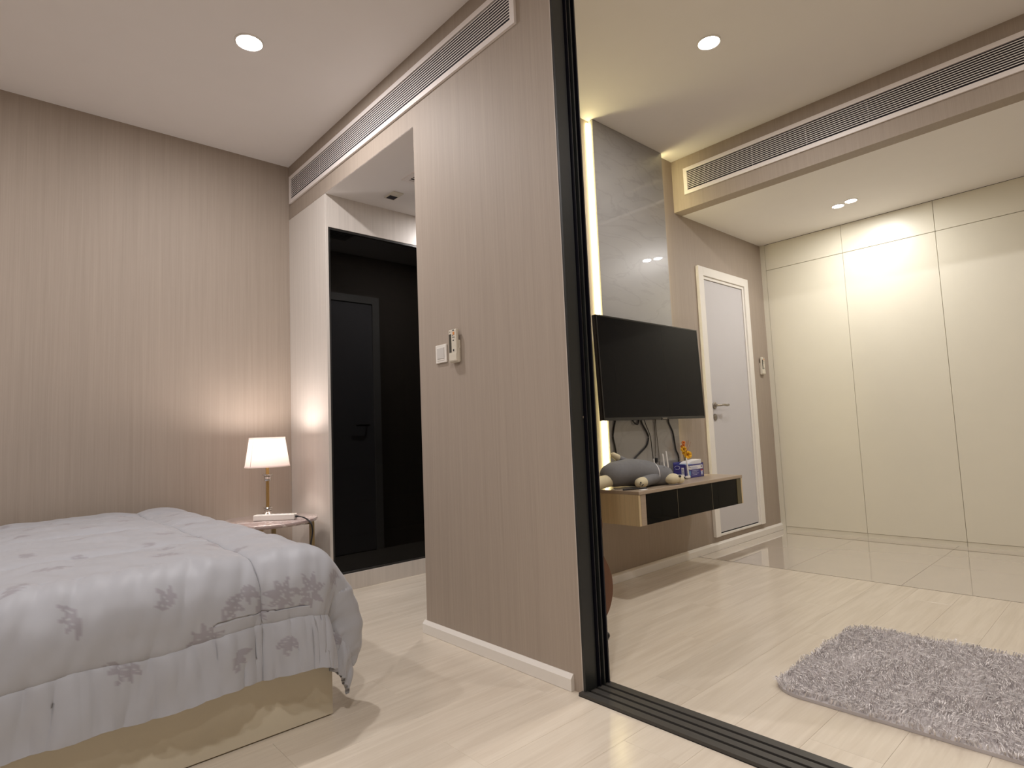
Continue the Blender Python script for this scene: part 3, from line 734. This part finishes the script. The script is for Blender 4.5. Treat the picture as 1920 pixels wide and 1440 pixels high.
antenna(3.130, 2.155, CZ1 + .012, .120, -.012)
box('hinge', 3.270, 3.304, 2.018, 2.0365, CZ1 + .004, CZ1 + .018, WPLASTIC, rt, bev=0.002)

# ---- blue mask box, torn open
bx = thing('mask_box', 'blue printed cardboard mask box with its top torn open', 'box', (3.38, 2.085, CZ1))
X0, X1, Y0, Y1, ZT = 3.282, 3.50, 2.040, 2.125, CZ1 + 0.088
box('front_wall', X0, X1, Y0, Y0 + 0.002, CZ1, ZT - 0.004, BLUE, bx)
box('back_wall', X0, X1, Y1 - 0.002, Y1, CZ1, ZT + 0.012, BLUE, bx)
box('side_wall', X0, X0 + 0.002, Y0, Y1, CZ1, ZT, BLUE, bx)
box('side_wall', X1 - 0.002, X1, Y0, Y1, CZ1, ZT, BLUE, bx)
box('bottom', X0, X1, Y0, Y1, CZ1, CZ1 + 0.002, BLUE, bx)
prism('torn_lid', [(X0 + 0.002, Y0 + 0.002), (X0 + 0.085, Y0 + 0.002), (X0 + 0.10, Y0 + 0.02), (X0 + 0.075, Y0 + 0.045), (X0 + 0.06, Y1 - 0.002), (X0 + 0.002, Y1 - 0.002)], 2, ZT - 0.005, ZT - 0.003, BLUE2, bx)
prism('mask_stack', [(X0 + 0.06, CZ1 + .01), (X1 - 0.005, CZ1 + .01), (X1 - 0.005, ZT + 0.022), (X0 + 0.10, ZT + 0.014), (X0 + 0.06, ZT + 0.002)], 1, Y0 + 0.012, Y1 - 0.008, CARDBOARD_W, bx)
lb = box('white_band', X0 + 0.020, X1 - 0.012, Y0 - 0.0008, Y0, CZ1 + 0.052, CZ1 + 0.076, CARDBOARD_W, bx)
lathe_ring = loft_obj('ring_emblem', [(X0 + 0.045 + .013 * math.cos(a), Y0 - 0.0014, CZ1 + 0.064 + .008 * math.sin(a)) for a in [i * 2 * PI / 24 for i in range(21)]], [.0016] * 21, GREYP, lb, 6)
for k, (a, b, z) in enumerate(((.065, .135, .066), (.065, .15, .060), (.075, .14, .0545))):
    box('printed_line', X0 + a, X0 + b, Y0 - 0.0014, Y0 - 0.0006, CZ1 + z, CZ1 + z + .003, LILACP, lb)
box('printed_mark', X1 - 0.034, X1 - 0.022, Y0 - 0.0016, Y0 - 0.0007, CZ1 + .060, CZ1 + .072, GREYP, lb)
prism('shield_print', [(X0 + .030, CZ1 + .044), (X0 + .062, CZ1 + .044), (X0 + .062, CZ1 + .022), (X0 + .046, CZ1 + .008), (X0 + .030, CZ1 + .022)], 1, Y0 - 0.0008, Y0, BLUE2, bx)
for k in range(4):
    box('printed_line', X0 + .080, X0 + .135 + (k % 2) * .02, Y0 - 0.0008, Y0, CZ1 + .016 + k * .0085, CZ1 + .0185 + k * .0085, LILACP, bx)
box('red_print', X1 - .038, X1 - .010, Y0 - 0.0008, Y0, CZ1 + .038, CZ1 + .048, REDP, bx)
box('white_print', X1 - .036, X1 - .012, Y0 - 0.0008, Y0, CZ1 + .031, CZ1 + .037, CARDBOARD_W, bx)
loft_obj('round_print', [(X1 - .025, Y0 - 0.001, CZ1 + .018), (X1 - .025, Y0 - .0001, CZ1 + .018)], [.011, .011], LILACP, bx, 18)
box('side_label', X0 - 0.0008, X0, Y0 + .008, Y0 + .026, CZ1 + .014, CZ1 + .068, CARDBOARD_W, bx)
for k in range(5):
    box('printed_line', X0 - .0014, X0 - .0006, Y0 + .011, Y0 + .023, CZ1 + .02 + k * .009, CZ1 + .024 + k * .009, GREYP, bx)
loft_obj('ring_emblem', [(X0 - .001, Y0 + .055 + .018 * math.cos(a), CZ1 + .068 + .011 * math.sin(a)) for a in [i * 2 * PI / 24 for i in range(22)]], [.0018] * 22, LILACP, bx, 6)

# ---- flowers behind the box
fl = thing('flower_pot', 'small pot of yellow and orange artificial flowers with brown twigs', 'plant', (3.455, 2.145, CZ1))
lathe('pot', 3.455, 2.148, [(.010, CZ1), (.018, CZ1), (.021, CZ1 + .03), (.016, CZ1 + .06), (.018, CZ1 + .075), (.013, CZ1 + .075), (.010, CZ1 + .04)], POT, fl, 20)
def blossom(c, r, facing, m, n=5):
    f = Vector(facing).normalized(); a = f.cross(Vector((0, 0, 1))).normalized(); b = a.cross(f).normalized(); c = Vector(c)
    vs = []; fs = []
    for k in range(n):
        th = 2 * PI * k / n; d = a * math.cos(th) + b * math.sin(th); s = a * -math.sin(th) + b * math.cos(th)
        base = len(vs)
        for q, w, h in ((0.05, .10, .0), (.45, .55, .10), (.8, .58, .28), (1.05, .2, .42)):
            vs += [tuple(c + (d * q + s * w) * r + f * h * r), tuple(c + (d * q - s * w) * r + f * h * r)]
        for i in range(3): fs.append((base + 2 * i, base + 2 * i + 1, base + 2 * i + 3, base + 2 * i + 2))
    me = bpy.data.meshes.new('blossom'); me.from_pydata(vs, [], fs)
    o = put('blossom', me, m, fl, smooth=True)
    sm = o.modifiers.new('thick', 'SOLIDIFY'); sm.thickness = 0.0012
    ellipsoid('throat', tuple(c + f * r * .15), (r * .2, r * .2, r * .2), PETALC, o, u=8, v=6)
for c, r, m, fc in (((3.466, 2.128, .697), .025, PETAL, (-.75, -.62, .1)), ((3.424, 2.128, .735), .019, PETAL, (-.9, -.3, .1)), ((3.432, 2.135, .712), .013, PETAL, (-.6, -.7, .0)),
                    ((3.427, 2.13, .778), .012, PETAL2, (-.8, -.5, .2)), ((3.430, 2.135, .760), .011, PETAL2, (-.5, -.8, .2)), ((3.424, 2.14, .752), .010, PETAL2, (-.9, .1, .2)), ((3.445, 2.13, .728), .010, PETALC, (-.6, -.7, .1))):
    blossom(c, r, fc, m)
for p in ((3.428, 2.14, .785), (3.490, 2.143, .790), (3.502, 2.140, .792), (3.518, 2.146, .788), (3.53, 2.14, .778), (3.468, 2.146, .770)):
    tube('twig', [(3.455, 2.148, CZ1 + .07), ((3.455 * .6 + p[0] * .4), 2.147, .70), p], 0.0013, TWIG, fl, 5, 5)
tube('stem', [(3.455, 2.148, CZ1 + .05), (3.448, 2.14, .70), (3.430, 2.135, .77)], 0.0018, GREEN, fl, 5)
tube('stem', [(3.455, 2.148, CZ1 + .05), (3.46, 2.142, .67), (3.466, 2.132, .695)], 0.0018, GREEN, fl, 5)

# ---- guitar on a stand behind the jamb
gt = thing('guitar', 'brown acoustic guitar on a black stand, mostly hidden behind the black jamb', 'guitar', (1.849, 1.70, 0))
GXc, GY0, GZ0 = 1.849, 1.655, 0.062
half = [(0, 0), (.055, .004), (.11, .022), (.155, .058), (.180, .105), (.189, .15), (.184, .20), (.162, .25), (.135, .295), (.122, .33), (.126, .365), (.138, .405), (.140, .44), (.125, .475), (.09, .497), (.04, .505), (0, .505)]
right = catmull([(GXc + a, 0, GZ0 + b) for a, b in half], 3)
out = [(v.x, v.z) for v in right] + [(2 * GXc - v.x, v.z) for v in reversed(right[1:-1])]
prism('body', out, 1, GY0, GY0 + 0.10, GUITAR_S, gt)
prism('soundboard', [(GXc + (x - GXc) * .985, GZ0 + .25 + (z - GZ0 - .25) * .985) for x, z in out], 1, GY0 - 0.003, GY0 - 0.0002, GUITAR, gt)
loft_obj('sound_hole', [(GXc, GY0 - .0045, GZ0 + .335), (GXc, GY0 - .0032, GZ0 + .335)], [.05, .05], GROOVE, gt, 28)
box('bridge', GXc - .075, GXc + .075, GY0 - .012, GY0 - .003, GZ0 + .135, GZ0 + .16, FRET, gt, bev=.003)
box('neck', GXc - .026, GXc + .026, GY0 - .010, GY0 + .014, GZ0 + .40, GZ0 + .86, FRET, gt, bev=.004)
hdst = box('headstock', GXc - .036, GXc + .036, GY0 - .004, GY0 + .012, GZ0 + .86, GZ0 + 1.02, GUITAR_S, gt, bev=.004)
for s in (-1, 1):
    for k in range(3):
        ellipsoid('tuning_peg', (GXc + s * .048, GY0 + .004, GZ0 + .89 + k * .045), (.011, .006, .008), CHROME, hdst, u=8, v=6)
for k in range(6):
    tube('string', [(GXc - .02 + k * .008, GY0 - .013, GZ0 + .15), (GXc - .018 + k * .0072, GY0 - .012, GZ0 + .87)], .0006, STEEL, gt, 4)
gs = thing('guitar_stand', 'black tubular guitar stand with a rubber foot showing beside the jamb', 'stand', (1.87, 1.72, 0))
tube('leg', [(1.873, 1.79, .055), (2.000, 1.676, .014)], .008, DPLASTIC, gs)
tube('leg', [(1.873, 1.79, .055), (1.72, 1.64, .014)], .008, DPLASTIC, gs)
tube('leg', [(1.873, 1.79, .055), (1.873, 1.98, .014)], .008, DPLASTIC, gs)
for q in ((2.003, 1.674, .0145), (1.718, 1.638, .0145), (1.873, 1.983, .0145)):
    ellipsoid('rubber_foot', q, (.014, .014, .0145), DPLASTIC, gs, u=12, v=8)
tube('upright', [(1.873, 1.79, .045), (1.873, 1.79, .78)], .008, DPLASTIC, gs)
for s in (-1, 1):
    tube('cradle_arm', [(1.873, 1.79, .10), (1.873 + s * .06, 1.785, .06), (1.873 + s * .08, 1.73, .046), (1.873 + s * .08, 1.65, .046), (1.873 + s * .08, 1.634, .075)], .006, DPLASTIC, gs)

# ---- shag rug
rg = thing('shag_rug', 'light grey shaggy rug on the living room floor at the right edge', 'rug', (2.40, 0.45, 0))
RX0, RX1, RY0, RY1, RC = 1.975, 2.80, -0.30, 0.975, 0.11
def rr_pts(inset=0.0, n=8):
    x0, x1, y0, y1 = RX0 + inset, RX1 - inset, RY0 + inset, RY1 - inset; r = RC; p = []
    for cx, cy, a0 in ((x1 - r, y1 - r, 0), (x0 + r, y1 - r, 90), (x0 + r, y0 + r, 180), (x1 - r, y0 + r, 270)):
        for i in range(n + 1):
            a = math.radians(a0 + 90 * i / n); p.append((cx + r * math.cos(a), cy + r * math.sin(a)))
    return p
prism('backing', rr_pts(), 2, 0.0005, 0.010, RUGBASE, rg)
def inside(x, y):
    dx = max(RX0 + RC - x, x - (RX1 - RC), 0); dy = max(RY0 + RC - y, y - (RY1 - RC), 0)
    return dx * dx + dy * dy <= RC * RC
vs, fs = [], []; rnd = random.Random(3)
while len(fs) < 46000:
    x, y = rnd.uniform(RX0, RX1), rnd.uniform(RY0, RY1)
    if not inside(x, y): continue
    fa = noise.noise((x * 9, y * 9, 0)) * 3.2 + noise.noise((x * 23, y * 23, 4)) * 1.2
    fx_, fy_ = math.cos(fa - 2.4), math.sin(fa - 2.4)
    L = rnd.uniform(.020, .036); tip = Vector((x + fx_ * L * .75, y + fy_ * L * .75, .010 + L * rnd.uniform(.35, .75)))
    mid = Vector((x + fx_ * L * .25, y + fy_ * L * .25, .010 + L * .55))
    w = rnd.uniform(.0009, .0018); a = rnd.uniform(0, PI); sx, sy = math.cos(a) * w, math.sin(a) * w
    b = len(vs)
    vs += [(x - sx, y - sy, .008), (x + sx, y + sy, .008), (mid.x + sx, mid.y + sy, mid.z), (mid.x - sx, mid.y - sy, mid.z), tuple(tip)]
    fs += [(b, b + 1, b + 2, b + 3), (b + 3, b + 2, b + 4)]
me = bpy.data.meshes.new('pile'); me.from_pydata(vs, [], fs)
pile = put('pile', me, RUGYARN, rg); pile['kind'] = 'stuff'

# ================================================================== BEDROOM THINGS
# ---- bed
BX1, BX0, BY0 = 0.878, -0.74, 1.90
bd = thing('bed', 'low cream lacquered bed under a grey duvet', 'bed', ((BX0 + BX1) / 2, 2.85, 0))
box('foot_board', BX0, BX1, BY0, BY0 + 0.02, 0.004, 0.222, BEDBASE, bd, bev=0.001)
box('side_board', BX1 - 0.02, BX1, BY0 + 0.02, YF - 0.03, 0.004, 0.222, BEDBASE, bd, bev=0.001)
box('side_board', BX0, BX0 + 0.02, BY0 + 0.02, YF - 0.03, 0.004, 0.222, BEDBASE, bd, bev=0.001)
box('slat_base', BX0 + 0.02, BX1 - 0.02, BY0 + 0.02, YF - 0.03, 0.14, 0.215, BEDBASE, bd)
box('mattress', BX0 + 0.03, BX1 - 0.07, BY0 + 0.10, YF - 0.03, 0.216, 0.450, MATTRESS, bd, bev=0.04, seg=3)

# ---- duvet: a sheet wrapped over the mattress edge with a hanging corner
def build_duvet():
    zt, r = 0.520, 0.115
    EX, EY = 0.783, 1.994              # where the bend over the edges begins
    s0, s1, t0, t1 = -0.80, EX + 0.415, YF - 0.05, None
    bmax = 0.395
    ns, ntt = 330, 400
    P = 2.6
    def F(m, th):
        q = r * PI / 2
        if m < q: f, g = r * math.sin(m / r), r * (1 - math.cos(m / r))
        else: f, g = r + 0.05 * (m - q), r + (m - q)
        return f, g
    seam_x = [0.64, 0.03, -0.58]
    seam_v = [0.245, -0.40, -1.02, -1.62]    # measured past the foot edge
    leaf_c = [(0.60, .125), (0.70, .165), (0.625, .205), (0.715, .29), (0.545, .30), (0.535, .16), (0.785, .17), (0.87, .12), (.48, .24), (.40, .14), (.30, .25), (.20, .12), (.66, -.10)]
    rn = random.Random(11)
    for i in range(150):
        c = (rn.uniform(-.7, 1.1), rn.uniform(-1.75, .35))
        if all((c[0] - q[0]) ** 2 + (c[1] - q[1]) ** 2 > .135 ** 2 for q in leaf_c): leaf_c.append(c)
    leaves = []
    for i, c in enumerate(leaf_c):
        n = 7 if i in (1, 6) else rn.choice([3, 4, 5]); a0 = rn.uniform(0, 2 * PI)
        for k in range(n):
            a = a0 + k * (2 * PI / n if n >= 6 else .68); L = rn.uniform(.046, .060)
            if i == 0: a = math.radians(50 + 40 * k)
            leaves.append((c[0], c[1], math.cos(a), math.sin(a), L))
    cell = {}
    for l in leaves:
        for gx_ in range(int((l[0] - .06) // .06), int((l[0] + .06) // .06) + 1):
            for gy_ in range(int((l[1] - .06) // .06), int((l[1] + .06) // .06) + 1):
                cell.setdefault((gx_, gy_), []).append(l)
    def print_at(x, v):
        for cx, cy, ca, sa, L in cell.get((int(x // .06), int(v // .06)), ()):
            dx, dy = x - cx, v - cy; u = dx * ca + dy * sa; w = -dx * sa + dy * ca
            if .004 < u < L:
                q = u / L; hw = .0095 * math.sin(PI * q ** .75)
                if abs(w) < hw and abs(w) > .0007: return 1.0
        return 0.0
    vs, fs, pr = [], [], []
    S_ = [s0 + (s1 - s0) * (1 - (1 - i / (ns - 1)) ** 1.5) for i in range(ns)]
    T_ = []
    for j in range(ntt):                      # denser towards the foot
        q = j / (ntt - 1); T_.append(-1.78 + (bmax + 1.78) * (1 - (1 - q) ** 1.6))
    for j, v in enumerate(T_):
        for i, s in enumerate(S_):
            a = max(0.0, s - EX); b = max(0.0, v)
            al = max(0.0, (-0.74) - s)        # far side of the bed
            hem = 0.016 * noise.noise((s * 6, v * 3, 1.3))
            if a > 0 and b > 0:
                m = (a ** P + b ** P) ** (1 / P); th = math.atan2(b, a)
            else:
                m = max(a, b); th = 0 if a >= b else PI / 2
            f, g = F(m, th)
            hang = max(0.0, m - r * 0.9)
            ux, uy = (math.cos(th), math.sin(th)) if m > 0 else (0, 0)
            # folds: flare out along the hem, deepest round the corner
            cornerw = math.sin(2 * th) if (a > 0 and b > 0) else 0
            fold = 0.0
            if hang > 0:
                bulge = math.sin(PI * min(1.0, hang / 0.42) ** 1.35)
                fold += hang * 0.10 * (noise.noise((s * 9.0, 2.2, 0.4)) + 0.7) * (uy ** 2)
                fold += (0.030 + 0.045 * noise.noise((v * 5.0, 7.7, 3.1))) * bulge * ux * ux
                fold += cornerw * bulge * (0.004 + 0.030 * math.cos((th - 0.45) * 6.5)) + cornerw * hang * 0.005
            f += fold
            x = min(s, EX) + ux * f; yv = (EY - min(v, 0)) - (uy * f if m > 0 else 0)
            z = zt - g
            if al > 0: z -= al * 0.9
            # quilting: puffed squares between sewn lines, small wrinkles
            d = min([abs(s - q) for q in seam_x] + [abs(v - q) for q in seam_v])
            puff = 0.020 * (1 - math.exp(-(d / 0.045))) - 0.004 * math.exp(-(d / 0.006) ** 2)
            wr = 0.0085 * noise.noise((s * 7, v * 5, 0)) + 0.0055 * noise.noise((s * 19, v * 12, 5)) + (0.006 * noise.noise((s * 26 + v * 9, v * 7, 6)) if v > 0 else 0)
            near = math.exp(-(min(abs(v - seam_v[0]), .3) / .06)) if v > 0 else 0
            if v > 0.20: wr += (0.010 * noise.noise((s * 30, v * 5, 9)) + 0.006 * noise.noise((s * 60, v * 8, 2))) * min(1, (v - .2) / .06)
            wr += 0.005 * near * noise.noise((s * 45, v * 9, 3))
            k = puff + wr
            nzv = max(0.0, 1 - hang / 0.12) if m > 0 else 1.0
            nh = math.sin(min(m / r, PI / 2)); nz_ = math.cos(min(m / r, PI / 2))
            x += ux * nh * k; yv -= uy * nh * k; z += nz_ * k + hem * (1 if hang > 0.1 else 0)
            # long soft undulation of the mattress top
            z += 0.010 * noise.noise((s * 2.0, v * 1.5, 8)) * (1 - nh)
            vs.append((x, yv, max(z, 0.02))); pr.append(print_at(s, v))
    for j in range(ntt - 1):
        for i in range(ns - 1):
            q = j * ns + i; fs.append((q, q + 1, q + ns + 1, q + ns))
    me = bpy.data.meshes.new('duvet'); me.from_pydata(vs, [], fs)
    at = me.attributes.new('leaf_print', 'FLOAT', 'POINT'); at.data.foreach_set('value', pr)
    o = put('duvet', me, DUVET, None, smooth=True)
    sd = o.modifiers.new('thickness', 'SOLIDIFY'); sd.thickness = 0.014; sd.offset = -1
    return o
dv = build_duvet()
tag(dv, 'grey lavender quilted duvet with leaf print draped over the bed', 'duvet')

# ---- round side table
TX, TY, TZ, TR = 1.218, 3.44, 0.46, 0.272
st = thing('side_table', 'round mauve marble side table with gold legs between bed and wardrobe', 'table', (TX, TY, 0))
lathe('table_top', TX, TY, [(.001, TZ - .022), (TR - .012, TZ - .022), (TR - .004, TZ - .018), (TR, TZ - .010), (TR - .002, TZ - .002), (TR - .006, TZ), (.001, TZ)], TABLETOP, st, 72)
for k in range(4):
    a = math.radians(-28 + 90 * k); lx, ly = TX + .238 * math.cos(a), TY + .238 * math.sin(a)
    boxes('leg', [(lx - .0115, lx + .0115, ly - .0115, ly + .0115, 0.0, TZ - .022)], BRASS_D, st, bev=.002)
for k in range(2):
    a = math.radians(-28 + 90 * k); d = Vector((math.cos(a), math.sin(a), 0)); c = Vector((TX, TY, TZ - .033))
    loft_obj('cross_bar', [c - d * .235, c + d * .235], [(.010, .010), (.010, .010)], BRASS_D, st, 4)
lathe('foot_ring', TX, TY, [(.225, .03), (.235, .03), (.235, .042), (.225, .042), (.225, .03)], BRASS_D, st, 48, cap=False)

# ---- table lamp
LX, LY = 1.262, 3.555
tl_ = thing('table_lamp', 'brass table lamp with lit white shade on the marble side table', 'lamp', (LX, LY, TZ))
boxes('base', [(LX - .062, LX + .062, LY - .062, LY + .062, TZ + .0005, TZ + .010)], mat('dark smoked glass base', (0.09, 0.07, 0.055), 0.1, coat=0.5), tl_, bev=.002)
lathe('lower_collar', LX, LY, [(.036, TZ + .010), (.038, TZ + .016), (.026, TZ + .024), (.018, TZ + .034), (.022, TZ + .040), (.018, TZ + .046), (.026, TZ + .052), (.024, TZ + .058), (.012, TZ + .062)], CHROME, tl_, 28)
lathe('stem', LX, LY, [(.0095, TZ + .060), (.0085, TZ + .225)], GOLD, tl_, 24)
lathe('upper_collar', LX, LY, [(.011, TZ + .208), (.018, TZ + .209), (.019, TZ + .217), (.016, TZ + .219), (.018, TZ + .222), (.022, TZ + .230), (.018, TZ + .233), (.020, TZ + .236), (.030, TZ + .243), (.031, TZ + .247), (.010, TZ + .249)], CHROME, tl_, 28)
lathe('socket_tube', LX, LY, [(.0095, TZ + .249), (.0095, TZ + .30), (.015, TZ + .305), (.015, TZ + .345), (.010, TZ + .350)], GOLD, tl_, 20)
RB_, RT_, ZB_, ZT_ = .1235, .0985, .752, .918
sh = lathe('lamp_shade', LX, LY, [(RB_, ZB_), (RT_, ZT_), (RT_ - .0016, ZT_), (RB_ - .0016, ZB_), (RB_, ZB_)], SHADE, tl_, 64, cap=False)
for z, r in ((ZB_, RB_), (ZT_, RT_)):
    lathe('shade_binding', LX, LY, [(r + .0004, z - .003), (r + .0014, z - .002), (r + .0012, z + .004), (r - .001, z + .004), (r - .002, z - .003), (r + .0004, z - .003)], SHADE, sh, 64, cap=False)
for a in (3.55,):
    c0, c1 = (LX + (RB_ + .0008) * math.cos(a), LY + (RB_ + .0008) * math.sin(a), ZB_), (LX + (RT_ + .0008) * math.cos(a), LY + (RT_ + .0008) * math.sin(a), ZT_)
    tube('shade_seam', [c0, c1], .0012, SHADE, sh, 6)
bulb = ellipsoid('bulb', (LX, LY, .845), (.024, .024, .032), emit_mat('lit lamp bulb', (1.0, 0.87, 0.78), 14.0), tl_)
ld = bpy.data.lights.new('table_lamp_glow', 'POINT'); ld.energy = LAMP_W; ld.color = (1.0, 0.89, 0.84); ld.shadow_soft_size = 0.035
lo = bpy.data.objects.new('table_lamp_glow', ld); COL.objects.link(lo); lo.location = (LX, LY, .885)

# ---- power strip with cord
ps = thing('power_strip', 'white power strip with black cord on the side table', 'power strip', (1.235, 3.375, TZ))
dvec = Vector((.166, -.157, 0)).normalized(); nrm = Vector((dvec.y, -dvec.x, 0))
c0 = Vector((1.222, 3.348, 0)) - nrm * 0.024
def strip_box(name, l0, l1, w0, w1, z0, z1, m, par, bev):
    bm = bmesh.new(); box_bm(bm, l0, l1, w0, w1, z0, z1, bev, 2)
    for v in bm.verts: v.co = c0 + dvec * v.co.x + nrm * v.co.y + Vector((0, 0, v.co.z))
    bmesh.ops.recalc_face_normals(bm, faces=bm.faces)
    return put(name, from_bm(bm, name), m, par)
sb = strip_box('housing', -.118, .112, -.024, .024, TZ + .0005, TZ + .032, WPLASTIC, ps, .004)
for k in range(4):
    strip_box('socket', -.100 + k * .047, -.066 + k * .047, -.016, .016, TZ + .0315, TZ + .0326, mat('socket grey', (.5, .5, .5), .5) if k == 0 else bpy.data.materials['socket grey'], sb, 0)
strip_box('switch', .088, .104, -.008, .008, TZ + .0315, TZ + .0345, CPLASTIC, sb, .001)
e0 = c0 + dvec * .112
loft_obj('cord_grip', [tuple(e0 + Vector((0, 0, TZ + .016))), tuple(e0 + dvec * .016 + Vector((0, 0, TZ + .016)))], [.007, .005], DPLASTIC, ps, 10)
e1 = e0 + dvec * .014
tube('cord', [(e1.x, e1.y, TZ + .016), (1.335, 3.215, TZ + .014), (1.352, 3.165, TZ - .012), (1.357, 3.155, .40), (1.345, 3.15, .33), (1.345, 3.145, .25), (1.365, 3.14, .13), (1.41, 3.155, .02), (1.47, 3.25, .006), (1.50, 3.50, .006)], 0.0042, DPLASTIC, ps, 8)
